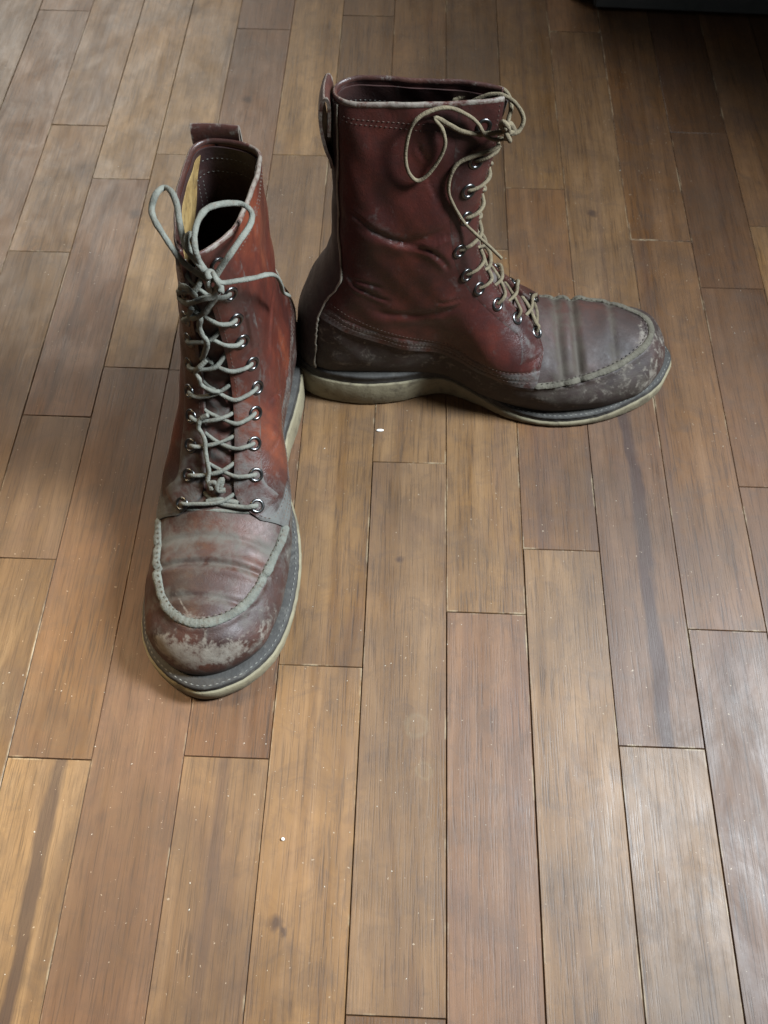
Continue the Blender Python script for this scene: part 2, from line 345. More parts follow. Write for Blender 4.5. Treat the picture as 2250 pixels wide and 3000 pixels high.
def simple(name, c1, c2, scale=40, rough=0.8, bs=0.4, bd=0.0006, bscale=300, c3=None, streak=(1, 1, 1)):
    m, nt, b = new_mat(name); v = coords(nt, streak)
    n = noise(nt, v, scale, 5, 0.65, 0.3); n2 = noise(nt, coords(nt), bscale, 4, 0.6)
    col = mix(nt, ramp(nt, n, [(0.3, 0.0), (0.7, 1.0)]), c1, c2)
    if c3: col = mix(nt, ramp(nt, noise(nt, v, scale*2.7, 5, 0.7), [(0.52, 0.0), (0.68, 0.8)]), col, c3)
    nt.links.new(col, b.inputs['Base Color']); b.inputs['Roughness'].default_value = rough
    bump(nt, b, n2, bs, bd); return m
M_SOLE = simple('cream_crepe_rubber', (0.125, 0.104, 0.062), (0.205, 0.176, 0.110), 30, 0.8, 0.4, 0.0008, 500, (0.065, 0.050, 0.032))
M_MIDSOLE = simple('dark_welt_leather', (0.012, 0.0105, 0.009), (0.030, 0.027, 0.023), 45, 0.75, 0.5, 0.0008, 350, (0.065, 0.060, 0.050))
M_BEAD = simple('dusty_seam_leather', (0.0638, 0.0653, 0.0540), (0.1200, 0.1237, 0.1035), 90, 0.9, 0.8, 0.0012, 420, (0.0750, 0.0600, 0.0450))
M_BEAD_R = simple('olive_seam_leather', (0.0496, 0.0432, 0.0304), (0.1000, 0.0896, 0.0656), 90, 0.9, 0.8, 0.0012, 420, (0.0400, 0.0304, 0.0216))
M_LACE = simple('rawhide_lace', (0.0840, 0.0854, 0.0700), (0.1540, 0.1554, 0.1295), 110, 0.9, 0.8, 0.0008, 900, (0.1050, 0.0840, 0.0630))
M_LACE_R = simple('tan_rawhide_lace', (0.090, 0.069, 0.040), (0.150, 0.122, 0.074), 110, 0.95, 0.9, 0.0008, 900, (0.06, 0.042, 0.026))
M_THREAD = simple('brown_thread', (0.055, 0.030, 0.022), (0.11, 0.075, 0.055), 200, 0.9)
M_THREAD_W = simple('welt_thread', (0.07, 0.068, 0.06), (0.15, 0.145, 0.125), 200, 0.9)
M_THREAD_D = simple('dark_thread', (0.05, 0.04, 0.03), (0.10, 0.085, 0.07), 200, 0.9)
M_EDGE = simple('cut_leather_edge', (0.14, 0.115, 0.085), (0.28, 0.25, 0.20), 120, 0.85)
M_GOLD = simple('natural_leather', (0.17, 0.10, 0.032), (0.36, 0.25, 0.105), 38, 0.5, 0.4, 0.001, 200, (0.085, 0.052, 0.022))
M_GRAIN = simple('white_grain', (0.75, 0.74, 0.70), (0.85, 0.84, 0.8), 300, 0.5)
M_GRIT = simple('pale_grit', (0.30, 0.26, 0.20), (0.55, 0.51, 0.44), 400, 0.8)
M_HOLE = simple('eyelet_shadow', (0.02, 0.017, 0.015), (0.03, 0.025, 0.02), 90, 0.8)
M_METAL, nt, b = new_mat('nickel_eyelet')
b.inputs['Metallic'].default_value = 1.0; b.inputs['Base Color'].default_value = (0.11, 0.11, 0.108, 1); b.inputs['Roughness'].default_value = 0.30
M_BLACK = simple('black_painted_panel', (0.010, 0.011, 0.012), (0.016, 0.018, 0.019), 30, 0.4)
M_STEEL = simple('dark_grey_trim', (0.07, 0.082, 0.082), (0.11, 0.12, 0.12), 30, 0.35)

def wood():
    m, nt, b = new_mat('oiled_hardwood'); L = nt.links
    oi = nd(nt, 'ShaderNodeObjectInfo')
    v1 = coords(nt, (9, 0.55, 9), True); v2 = coords(nt, (75, 3.6, 75), True); v3 = coords(nt, (1, 0.45, 1), True); v4 = coords(nt, (330, 10.0, 330), True)
    big = noise(nt, v3, 16, 5, 0.6, 0.6); fig = noise(nt, v1, 4, 6, 0.62, 1.4); fine = noise(nt, v2, 5, 5, 0.7, 0.3); pore = noise(nt, v4, 3, 3, 0.6, 0.1)
    base = oi.outputs['Color']
    hs = nd(nt, 'ShaderNodeHueSaturation'); hs.inputs['Value'].default_value = 0.60; hs.inputs['Saturation'].default_value = 1.12; hs.inputs['Hue'].default_value = 0.493; L.new(base, hs.inputs['Color'])
    hl = nd(nt, 'ShaderNodeHueSaturation'); hl.inputs['Value'].default_value = 1.30; hl.inputs['Saturation'].default_value = 0.92; L.new(base, hl.inputs['Color'])
    col = mix(nt, ramp(nt, fig, [(0.32, 0.0), (0.66, 1.0)]), hs.outputs[0], hl.outputs[0])
    col = mix(nt, ramp(nt, fine, [(0.3, 0.0), (0.72, 0.75)]), col, base)
    # reddish-grey mottling and darker heartwood streaks
    col = mix(nt, ramp(nt, big, [(0.52, 0.0), (0.72, 0.55)]), col, mix(nt, 0.75, base, (0.08, 0.042, 0.034)))
    stk = noise(nt, coords(nt, (14, 0.30, 14), True), 2.6, 3, 0.5, 0.8)
    col = mix(nt, ramp(nt, stk, [(0.60, 0.0), (0.72, 0.5)]), col, (0.050, 0.027, 0.022))
    # a single heartwood streak in the boards that have one
    so = nd(nt, 'ShaderNodeAttribute'); so.attribute_type = 'OBJECT'; so.attribute_name = 'streak_offset'
    sw = nd(nt, 'ShaderNodeAttribute'); sw.attribute_type = 'OBJECT'; sw.attribute_name = 'streak_width'
    sx = nd(nt, 'ShaderNodeSeparateXYZ'); tcs = nd(nt, 'ShaderNodeTexCoord'); L.new(tcs.outputs['Object'], sx.inputs[0])
    wob = noise(nt, coords(nt, (3, 1, 3), True), 14, 3, 0.6, 0.3); wob2 = noise(nt, v2, 4, 3, 0.6)
    dx = math_(nt, 'ADD', math_(nt, 'SUBTRACT', sx.outputs[0], so.outputs['Fac']), madd(nt, wob, 0.016, -0.008))
    sd_ = math_(nt, 'DIVIDE', math_(nt, 'ABSOLUTE', dx), math_(nt, 'MAXIMUM', sw.outputs['Fac'], 0.0001))
    sk = math_(nt, 'MULTIPLY', ramp(nt, math_(nt, 'ADD', sd_, madd(nt, wob2, 0.9, -0.45)), [(0.45, 0.85), (1.0, 0.0)]), math_(nt, 'GREATER_THAN', sw.outputs['Fac'], 0.0002))
    col = mix(nt, sk, col, (0.035, 0.019, 0.017))
    # dark pores along the grain
    pm = ramp(nt, pore, [(0.34, 0.85), (0.50, 0.0)])
    col = mix(nt, math_(nt, 'MULTIPLY', pm, ramp(nt, fig, [(0.3, 0.9), (0.7, 0.25)])), col, (0.026, 0.016, 0.011))
    # grime and foot wear running on from board to board
    ge = nd(nt, 'ShaderNodeNewGeometry'); gr = noise(nt, ge.outputs['Position'], 9, 6, 0.62, 0.5); gr2 = noise(nt, ge.outputs['Position'], 45, 6, 0.7, 0.8)
    col = mix(nt, ramp(nt, gr, [(0.38, 0.0), (0.68, 0.55)]), col, (0.045, 0.030, 0.021))
    col = mix(nt, ramp(nt, gr2, [(0.48, 0.0), (0.74, 0.5)]), col, (0.055, 0.036, 0.026))
    # knots
    vo = nd(nt, 'ShaderNodeTexVoronoi', feature='F1'); vo.inputs['Scale'].default_value = 5.0; L.new(coords(nt, (1.0, 0.7, 1.0), True), vo.inputs['Vector'])
    col = mix(nt, ramp(nt, vo.outputs['Distance'], [(0.014, 0.75), (0.034, 0.0)]), col, (0.035, 0.02, 0.017))
    # pale abraded specks, scratches
    sp = noise(nt, coords(nt, (1, 1, 1), True), 420, 2, 0.5)
    col = mix(nt, ramp(nt, sp, [(0.735, 0.0), (0.77, 0.55)]), col, (0.36, 0.29, 0.21))
    DARK = [(-0.0634, 0.0503, 0.0042, 0.0036), (-0.0583, 0.0455, 0.0018, 0.0030), (-0.2526, 0.6526, 0.0060, 0.0055), (-0.1675, 0.8269, 0.0050, 0.0050), (0.0044, 0.2974, 0.0030, 0.0024), (0.1772, 0.6715, 0.0040, 0.0040)]
    PALE = [(0.0196, 0.1732, 0.0085), (0.0247, 0.1441, 0.0062)]
    # knots and water marks that this floor has
    jit = nd(nt, 'ShaderNodeTexNoise'); jit.inputs['Scale'].default_value = 160; L.new(ge.outputs['Position'], jit.inputs['Vector'])
    pj = nd(nt, 'ShaderNodeVectorMath', operation='MULTIPLY_ADD'); L.new(jit.outputs['Color'], pj.inputs[0]); pj.inputs[1].default_value = (0.006, 0.006, 0); L.new(ge.outputs['Position'], pj.inputs[2])
    def spot(cx, cy, rx, ry):
        a_ = nd(nt, 'ShaderNodeVectorMath', operation='SUBTRACT'); L.new(pj.outputs[0], a_.inputs[0]); a_.inputs[1].default_value = (cx+0.003, cy+0.003, 0)
        b_ = nd(nt, 'ShaderNodeVectorMath', operation='MULTIPLY'); L.new(a_.outputs[0], b_.inputs[0]); b_.inputs[1].default_value = (1/rx, 1/ry, 0)
        c_ = nd(nt, 'ShaderNodeVectorMath', operation='LENGTH'); L.new(b_.outputs[0], c_.inputs[0]); return c_.outputs['Value']
    for cx, cy, rx, ry in DARK: col = mix(nt, ramp(nt, spot(cx, cy, rx*2, ry*2), [(0.25, 0.8), (0.75, 0.0)]), col, (0.040, 0.024, 0.018))
    for cx, cy, rr in PALE: col = mix(nt, ramp(nt, spot(cx, cy, rr*2, rr*2), [(0.30, 0.05), (0.40, 0.15), (0.56, 0.0)]), col, (0.20, 0.17, 0.105))
    # worn pale edges of the boards
    e = attr(nt, 'edge'); col = mix(nt, math_(nt, 'MULTIPLY', e, ramp(nt, noise(nt, v3, 40, 5, 0.7), [(0.54, 0.0), (0.66, 0.8)])), col, (0.30, 0.235, 0.15))
    L.new(col, b.inputs['Base Color'])
    sm = noise(nt, coords(nt, (1, 0.5, 1), True), 30, 6, 0.7, 0.5)
    r = math_(nt, 'ADD', ramp(nt, sm, [(0.28, 0.38), (0.72, 0.62)]), math_(nt, 'MULTIPLY', math_(nt, 'SUBTRACT', fine, 0.5), 0.2))
    L.new(r, b.inputs['Roughness']); b.inputs['Specular IOR Level'].default_value = 0.36
    h = math_(nt, 'ADD', math_(nt, 'MULTIPLY', pm, -1.0), math_(nt, 'MULTIPLY', fine, 0.8))
    h = math_(nt, 'ADD', h, math_(nt, 'MULTIPLY', big, 0.12))
    bump(nt, b, h, 0.15, 0.0005)
    return m
M_WOOD = wood()
M_GAP = simple('dark_joint_dirt', (0.018, 0.013, 0.009), (0.05, 0.036, 0.024), 40, 0.95)

# ------------------------------------------------------------------ floor of hardwood strips (seams and butt joints at their real places, cm)
rng = random.Random(11)
SEAMS = [-59.2, -53.4, -47.6, -41.9, -36.1, -30.4, -24.8, -19.3, -13.3, -7.7, -1.9, 3.9, 9.6, 15.3, 21.0, 26.6, 32.3, 38.0, 43.7, 49.4, 55.1, 60.8]
JOINTS = {-41.9: [97.5, 52], -36.1: [77.8, 34.5, 60], -30.4: [41.7, 28.8, 70, -4], -24.8: [14.3, 46.9, 73.8], -19.3: [46.8, 95], -13.3: [14.8, 74.2, 50], -7.7: [21.3, 60, 98],
          -1.9: [38.3, 0.4, 80], 3.9: [25.7, 62, 108], 9.6: [31.0, 70.3], 15.3: [16.5, 55, 96], 21.0: [25.0, 63.8], 26.6: [37.1, 58.0, 79.3], 32.3: [20, 66]}
TONES = dict(tan=(0.240, 0.142, 0.064), brown=(0.200, 0.107, 0.048), red=(0.198, 0.110, 0.062), pale=(0.275, 0.175, 0.085), grey=(0.215, 0.132, 0.069), dark=(0.150, 0.078, 0.038))
FIX = {(3.9, 25.7): 'red', (9.6, 31.0): 'grey', (3.9, 62): 'tan', (-1.9, 38.3): 'tan', (-7.7, 21.3): 'pale', (-13.3, 14.8): 'tan', (-13.3, 50): 'brown', (-19.3, 46.8): 'tan',
       (15.3, 55): 'red', (15.3, 16.5): 'grey', (21.0, 25.0): 'grey', (21.0, 63.8): 'brown', (-24.8, 14.3): 'pale', (-30.4, 28.8): 'tan', (9.6, 70.3): 'tan', (26.6, 37.1): 'brown', (26.6, 58.0): 'dark', (-24.8, 46.9): 'brown'}
REGION = [(-41.9, 0, 150, 'brown', .62), (-36.1, 50, 150, 'tan', .68), (-30.4, 60, 150, 'pale', .80), (-24.8, 60, 150, 'pale', .74), (-24.8, 20, 60, 'brown', .56), (-19.3, 60, 150, 'red', .60), (-19.3, 10, 60, 'red', .58),  # brown boards beside the left boot carry its cast shadow in their tone
          (-13.3, 74, 150, 'pale', .74), (-13.3, 40, 74, 'grey', .60), (-13.3, 14.8, 40, 'red', .58), (-13.3, -50, 14, 'grey', .66), (-7.7, 60, 150, 'grey', .56), (-7.7, 21, 60, 'tan', .60), (-7.7, -50, 21, 'tan', .70), (-1.9, 0.4, 38, 'grey', .62), (-1.9, 38, 150, 'tan', .58),
          (3.9, -50, 25, 'red', .60), (3.9, 25, 62, 'tan', .62), (9.6, -50, 31, 'grey', .64), (9.6, 31, 71, 'brown', .56), (15.3, 16, 55, 'red', .50), (15.3, -50, 16, 'grey', .60), (21.0, -50, 25, 'dark', .62), (21.0, 25, 64, 'brown', .54), (26.6, 0, 150, 'dark', .56), (21.0, 64, 150, 'brown', .54)]
STREAKS = {(15.3, 55): (0.004, 0.007), (-24.8, 14.3): (0.008, 0.006)}
floor_me = bpy.data.meshes.new('floor')
floor_me.from_pydata([(-0.9, -0.45, -0.012), (0.9, -0.45, -0.012), (0.9, 1.5, -0.012), (-0.9, 1.5, -0.012), (-0.9, -0.45, -0.03), (0.9, -0.45, -0.03), (0.9, 1.5, -0.03), (-0.9, 1.5, -0.03)], [],
                     [(0, 1, 2, 3), (7, 6, 5, 4), (0, 4, 5, 1), (1, 5, 6, 2), (2, 6, 7, 3), (3, 7, 4, 0)])
floor_me.materials.append(M_GAP)
floor = link(bpy.data.objects.new('floor', floor_me)); tag(floor, kind='structure')
def plank(x0, x1, y0, y1, tone, gaps):
    w, l = (x1-x0)*0.005, (y1-y0)*0.005
    gx0, gx1, gy = gaps; tilt = rng.uniform(-1, 1)*0.00026; up = rng.uniform(0, 0.00035)
    X0, X1, Y0, Y1 = -w+gx0, w-gx1, -l+gy, l-gy; c = 0.0004
    def ring(ix, z, e):
        return [(X0+ix, Y0+ix, z), (X1-ix, Y0+ix, z), (X1-ix, Y1-ix, z), (X0+ix, Y1-ix, z)]
    vs = ring(0, -0.010, 0)+ring(0, -0.0004, 0)+ring(c, up, 0)+ring(c+0.0010, up, 0)
    vs = [(a, b, z+tilt*a/w if z > -0.005 else z) for a, b, z in vs]
    fs = []
    for k in range(3):
        for j in range(4): fs.append((4*k+j, 4*k+(j+1) % 4, 4*k+4+(j+1) % 4, 4*k+4+j))
    fs.append((12, 13, 14, 15))
    o = mesh_obj('plank', vs, fs, M_WOOD, floor, smooth=False, attrs={'edge': [1.0]*12+[0.0]*4})
    o.location = ((x0+x1)*0.005, (y0+y1)*0.005, 0); o.color = (*tone, 1)
    return o
for i in range(len(SEAMS)-1):
    x0, x1 = SEAMS[i], SEAMS[i+1]
    js = sorted(JOINTS.get(x0, [rng.uniform(0, 25)+k*46 for k in range(3)]))
    ends = [-14.0]
    for j in js+[150.0]:
        while j-ends[-1] > 62 and not (x0 > -42 and x0 < 33 and 0 < ends[-1]+20 < 100 and j < 105): ends.append(ends[-1]+rng.uniform(38, 50))
        if j-ends[-1] > 8: ends.append(j)
    for y0, y1 in zip(ends[:-1], ends[1:]):
        ym = (y0+y1)/2
        reg = next((r for r in REGION if r[0] == x0 and r[1] <= ym < r[2]), None)
        key = next((k for k in FIX if k[0] == x0 and abs(k[1]-y1) < 0.2), None)
        key2 = FIX[key] if key else rng.choice(['tan', 'brown', 'red', 'tan', 'brown', 'grey'])
        if reg: key2 = reg[3]
        tone = tuple((1.0*c+0.0*a_)*f_ for f_ in [rng.uniform(0.44, 0.74) if reg is None else reg[4]] for c, a_ in zip(TONES[key2], (0.215, 0.116, 0.050)))
        tone = (tone[0]*1.09, tone[1]*0.99, tone[2]*0.84)
        wide = 0.00045 if (x0 in (3.9, 9.6, 15.3, -1.9, 21.0) and y1 < 40) else (0.00012 if y1 < 45 else 0.00005)
        pk = plank(x0, x1, y0, y1, tone, (wide*rng.uniform(0.5, 1), 0.0001+rng.random()*0.0002, 0.00008+rng.random()*0.00015))
        st_ = STREAKS.get((x0, y1))
        if st_: pk['streak_offset'], pk['streak_width'] = st_

# ------------------------------------------------------------------ boots
def loc3(boot, p):
    q = np.array(p, float)*0.01; q[..., 1] *= boot.m; return q
def normals(P, close_v=False):
    du = np.gradient(P, axis=0)
    dv = (np.roll(P, -1, 1)-np.roll(P, 1, 1)) if close_v else np.gradient(P, axis=1)
    n = np.cross(dv, du); return n/np.maximum(np.linalg.norm(n, axis=-1, keepdims=True), 1e-9)
def shell(boot, name, outer, inner, mat, parent, close_v=False, at=None):
    """closed shell between two grids; at = dict of per-grid-point values"""
    nu, nv = outer.shape[:2]; n = nu*nv
    V = np.concatenate([loc3(boot, outer).reshape(-1, 3), loc3(boot, inner).reshape(-1, 3)])
    fl = boot.m < 0
    F = grid_faces(nu, nv, close_v, not fl)
    F += [tuple(n+i for i in reversed(f)) for f in F]
    def wall(idx, rev):
        for a, b in zip(idx[:-1], idx[1:]):
            f = (a, b, b+n, a+n); F.append(f[::-1] if rev ^ fl else f)
    rows = lambda i: [i*nv+j for j in range(nv)]+([i*nv] if close_v else [])
    wall(rows(0), False); wall(rows(nu-1), True)
    if not close_v:
        wall([i*nv for i in range(nu)], True); wall([i*nv+nv-1 for i in range(nu)], False)
    A = {k: np.concatenate([np.asarray(v).ravel()]*2) for k, v in (at or {}).items()}
    o = mesh_obj(name, V, F, mat, parent, attrs=A)
    me = o.data; bm = bmesh.new(); bm.from_mesh(me)
    bmesh.ops.remove_doubles(bm, verts=bm.verts, dist=1e-6); bmesh.ops.recalc_face_normals(bm, faces=bm.faces); 
    for e in bm.edges:
        if len(e.link_faces) == 2 and e.calc_face_angle(0) > 1.0: e.smooth = False
    bm.to_mesh(me); bm.free(); return o

def tube(boot, name, path, r, mat, parent, flat=1.0, n=8, smooth_n=None, up=None, jitter=0.0, seed=0, at=None):
    """tube of radius r (cm) along a path in boot centimetres; flat squeezes it along the 'up' vectors"""
    P = np.asarray(path, float)
    if smooth_n: P = spline(P, smooth_n)
    T = np.gradient(P, axis=0); T /= np.maximum(np.linalg.norm(T, axis=1, keepdims=True), 1e-9)
    k = len(P)
    if up is None:
        U_ = np.zeros_like(P); u = np.array([0.3, 0.2, 0.93]); u -= T[0]*(u@T[0]); u /= np.linalg.norm(u)
        for i in range(k):
            u = u-T[i]*(u@T[i]); u /= max(np.linalg.norm(u), 1e-9); U_[i] = u
    else:
        U_ = up-T*(up*T).sum(1, keepdims=True); U_ /= np.maximum(np.linalg.norm(U_, axis=1, keepdims=True), 1e-9)
    B = np.cross(T, U_)
    rr = np.broadcast_to(np.asarray(r, float), (k,)).copy()
    if jitter:
        rs = np.random.RandomState(seed); g = rs.randn(k+12); g = np.convolve(g, np.ones(6)/6, 'same')[6:6+k]; rr *= 1+jitter*g
    V = []
    for j in range(n):
        a = 2*math.pi*j/n
        V.append(P+(U_*math.sin(a)*flat+B*math.cos(a))*rr[:, None])
    V = np.stack(V, 1).reshape(-1, 3)
    F = grid_faces(k, n, True)
    F += [tuple(range(n))[::-1], tuple((k-1)*n+j for j in range(n))]
    o = mesh_obj(name, loc3(boot, V), F, mat, parent, attrs={q: np.repeat(np.asarray(v), n) for q, v in (at or {}).items()})
    bm = bmesh.new(); bm.from_mesh(o.data); bmesh.ops.recalc_face_normals(bm, faces=bm.faces); bm.to_mesh(o.data); bm.free()
    return o

def join_tubes(name, objs, parent):
    """several short tubes of one kind made into one mesh"""
    bm = bmesh.new()
    mat = objs[0].data.materials[0]
    for o in objs:
        bm.from_mesh(o.data); me = o.data; bpy.data.objects.remove(o); bpy.data.meshes.remove(me)
    me = bpy.data.meshes.new(name); bm.to_mesh(me); bm.free(); me.materials.append(mat)
    return link(bpy.data.objects.new(name, me), parent)

def stitches(boot, paths, mat, parent, pitch=0.34, length=0.24, r=0.035, name='stitching'):
    V, F = [], []
    for P, N in paths:
        L = np.r_[0, np.cumsum(np.linalg.norm(np.diff(P, axis=0), axis=1))]
        for s0 in np.arange(0.1, L[-1]-length, pitch):
            a = np.array([np.interp(s0, L, P[:, k]) for k in range(3)]); c = np.array([np.interp(s0+length, L, P[:, k]) for k in range(3)])
            u = np.array([np.interp(s0, L, N[:, k]) for k in range(3)]); t = c-a; w = np.cross(t, u); w /= max(np.linalg.norm(w), 1e-9); md = (a+c)/2
            i = len(V); V += [a-u*0.02, md+w*r, md+u*r*1.3, md-w*r, c-u*0.02]
            F += [(i, i+1, i+2), (i, i+2, i+3), (i+4, i+2, i+1), (i+4, i+3, i+2)]
    o = mesh_obj(name, loc3(boot, np.array(V)), F, mat, parent); tag(o, kind='stuff'); return o

def outline(pl, pm, n=110):
    """closed sole outline as two matched sides, smooth across heel and toe"""
    res = []
    for q, o in ((pl, pm), (pm, pl)):
        e = [o[2], o[1]]+list(q)+[o[-2], o[-3]]; c = spline(e, 3000); c0, c1 = np.array(q[0]), np.array(q[-1])
        i = np.argmin(((c-c0)**2).sum(1)); j = np.argmin(((c-c1)**2).sum(1)); c = c[i:j+1]; c[0] = c0; c[-1] = c1
        L = np.r_[0, np.cumsum(np.linalg.norm(np.diff(c, axis=0), axis=1))]; t = np.linspace(0, L[-1], n)
        res.append(np.stack([np.interp(t, L, c[:, k]) for k in (0, 1)], 1))
    return res

def slab(boot, name, layers, mat, parent, at=None):
    """solid from stacked outlines: layers of (lateral pts, medial pts, z lateral, z medial)"""
    V, F = [], []
    n = len(layers[0][0]); loopn = 2*n-2
    for (a, b, za, zb) in layers:
        l = [(*a[i], za[i]) for i in range(n)]+[(*b[i], zb[i]) for i in range(n-2, 0, -1)]; V += l
    for k in range(len(layers)-1):
        for j in range(loopn): F.append((k*loopn+j, k*loopn+(j+1) % loopn, (k+1)*loopn+(j+1) % loopn, (k+1)*loopn+j))
    for k in (0, len(layers)-1):
        o = k*loopn
        F.append((o, o+1, o+loopn-1))
        for i in range(1, n-2): F.append((o+i, o+i+1, o+loopn-i-1, o+loopn-i))
        F.append((o+n-2, o+n-1, o+n))
    ob = mesh_obj(name, loc3(boot, np.array(V)), F, mat, parent)
    bm = bmesh.new(); bm.from_mesh(ob.data); bmesh.ops.recalc_face_normals(bm, faces=bm.faces)
    for e in bm.edges:
        if len(e.link_faces) == 2 and e.calc_face_angle(0) > 0.9: e.smooth = False
    bm.to_mesh(ob.data); bm.free(); return ob

def inset(o, d):
    """move an outline curve inwards by d (towards the axis)"""
    t = np.gradient(o, axis=0); t /= np.maximum(np.linalg.norm(t, axis=1, keepdims=True), 1e-9)
    nrm = np.stack([-t[:, 1], t[:, 0]], 1)
    c = np.array([15.0, 0.2]); mid = o[len(o)//2]
    if ((c-mid)*nrm[len(o)//2]).sum() < 0: nrm = -nrm
    nrm[0] = (1, 0); nrm[-1] = (-1, 0)
    wv = 0.010*np.sin(o[:, 0]*5.3+o[:, 1])+0.008*np.sin(o[:, 0]*11.7+2*o[:, 1]+d*9)
    return o+nrm*(d+wv)[:, None]

def build_boot(which, P, label, eyes, strands, lace_mat, seed):
    B = Boot(P); (ox, oy), rz, m = PLACE[which]; B.m = m
    root = empty('boot', (ox, oy, 0), rz); tag(root, label, 'boot', 'pair of worn lace-up boots')
    rs = np.random.RandomState(seed)
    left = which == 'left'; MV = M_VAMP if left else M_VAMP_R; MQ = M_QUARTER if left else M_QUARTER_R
    # ---- outsole and midsole
    ol, om = outline(P['sole_l'], P['sole_m'])
    spring = lambda x: 0.15*sstep(26.5, 31, x)**1.3
    mt = pchip([-1, 5, 10, 14, 18, 31], [0.85, 0.8, 0.7, 0.6, 0.5, 0.5])
    zt = lambda x: B.zs(x)-mt(x)
    def lay(d, zf): a, b_ = inset(ol, d), inset(om, d); return (a, b_, zf(ol[:, 0]), zf(om[:, 0]))
    wob = lambda x: 0.03*np.sin(x*1.9)+0.02*np.sin(x*4.3+1)
    slab(B, 'outsole', [lay(0.34, lambda x: spring(x)), lay(0.12, lambda x: 0.09+spring(x)), lay(-0.01, lambda x: 0.20+spring(x)), lay(-0.06, lambda x: 0.32+spring(x)*0.9), lay(-0.06, lambda x: 0.35*spring(x)+0.3*0+np.maximum(zt(x)-0.14, 0.34+spring(x)*0.6)), lay(0.0, lambda x: np.maximum(zt(x)-0.03, 0.42+spring(x)*0.6)), lay(0.16, lambda x: np.maximum(zt(x), 0.44+spring(x)*0.6))], M_SOLE, root)
    mid = slab(B, 'midsole', [lay(0.2, lambda x: zt(x)-0.02), lay(0.10, lambda x: zt(x)+0.03), lay(0.10, lambda x: zt(x)+0.12), lay(0.17, lambda x: zt(x)+mt(x)*0.5), lay(0.10, lambda x: zt(x)+mt(x)*0.75), lay(0.14, lambda x: B.zs(x)-0.05), lay(0.2, lambda x: B.zs(x)+0.0), lay(0.9, lambda x: B.zs(x)+0.02)], M_MIDSOLE, root)
    wp = []
    for o_, in ((ol,), (om,)):
        q = inset(o_, 0.30); k = q[:, 0] > 13; q = q[k]; zz = B.zs(o_[k, 0])+0.035
        wp.append((np.c_[q, zz], np.tile([0, 0, 1.0], (len(q), 1))))
    stitches(B, wp, M_THREAD_W, mid, 0.42, 0.30, 0.05, 'welt_stitching')
    # ---- vamp (wall of the moccasin toe and sides)
    t = np.linspace(0, 1, 34)[:, None]; th = np.linspace(-math.pi, math.pi, 340, endpoint=False)[None]
    p, n = B.surf(t, th); T = np.broadcast_to(t, p.shape[:2])
    x, y, z = p[..., 0], p[..., 1], p[..., 2]
    roll = 0.10*np.exp(-((T-0.93)/0.05)**2)*(x > 17)
    outer = p+n*(roll+0.02)[..., None]; inner = p-n*0.16
    hgt = z-B.zs(x)
    toe = sstep(26.6, 28.6, x)
    yy = y-B.yc(x)
    scuff = toe*np.exp(-((hgt-2.1)/0.95)**2)*np.exp(-((yy+(0.3 if left else -0.2))/3.6)**4)*(0.98 if left else 0.62)
    scuff = np.maximum(scuff, 0.62*np.exp(-((x-26.8)/1.3)**2-((hgt-1.7)/0.8)**2)*(yy < 0)*(0.9 if left else 0.6))
    scuff = np.maximum(scuff, (0.30 if not left else 0.12)*sstep(0.3, 1.2, hgt)*(y < 0.5))
    if not left: scuff = np.maximum(scuff, 0.60*np.exp(-((x-28.3)/1.2)**2-((hgt-1.4)/1.2)**2)*(yy < 0.6))
    dust = (0.62 if not left else 0.42)*(1-0.5*toe)*(0.55+0.45*sstep(4.0, 0.2, hgt))+0.25*sstep(0.7, 0.1, hgt)+0.2*np.exp(-((x-19)/2.5)**2)
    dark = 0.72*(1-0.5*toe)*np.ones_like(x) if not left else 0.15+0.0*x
    dark = dark+0.5*sstep(1.1, 0.2, hgt)*toe
    shell(B, 'vamp', outer, inner, MV, root, True, dict(dust=np.clip(dust, 0, 1), scuff=scuff, dark=np.clip(dark, 0, 1)))
    # ---- toe plug, laid out from the top line down to the seam
    lthroat = B.fl[np.argmin(np.abs(B.front[:, 0]-18.3)+(B.front[:, 1] > 9)*99)]
    ls = B.lm+0.02+(lthroat-B.lm)*np.linspace(0, 1, 120)**1.5
    fr = np.stack(B.fpt(ls), 1); tg = np.gradient(fr, axis=0); tg /= np.linalg.norm(tg, axis=1, keepdims=True)
    nn = np.stack([tg[:, 1], -tg[:, 0]], 1); nn *= np.sign(nn[:, 1:2]+1e-9)
    nn[:, 0] = np.clip(nn[:, 0], 0, 0.25); nn /= np.linalg.norm(nn, axis=1, keepdims=True)
    dm = np.zeros(len(ls)); dd = np.linspace(0, 4, 400)
    for i in range(len(ls)):
        q = fr[i]-nn[i]*dd[:, None]; w = np.where(q[:, 1] < B.seamz(q[:, 0]))[0]; dm[i] = dd[w[0]] if len(w) else 1.6
    qv = np.linspace(-1, 1, 91); D = dm[:, None]*qv[None]**2; XZ = fr[:, None]-nn[:, None]*D[..., None]
    sd = np.where(qv < 0, -1.0, 1.0)[None]+0*D
    hh = B.half(XZ[..., 0], XZ[..., 1], sd); pp = np.stack([XZ[..., 0], B.yc(XZ[..., 0])+sd*hh, XZ[..., 1]], -1)
    N = normals(pp); N = N*np.sign(N[len(N)//2, 45, 2]); N[0] = N[1]
    d = B.disp(pp, sd)*np.clip((1-np.abs(qv[None]))*6, 0, 1)*np.clip(np.linspace(0, 12, len(ls))[:, None], 0, 1)
    x, y = pp[..., 0], pp[..., 1]
    fold = np.zeros_like(x)
    for cx, dep, sg in P['folds']: fold = fold+np.exp(-((x-cx-0.02*(y-0.5)**2)/0.5)**2)
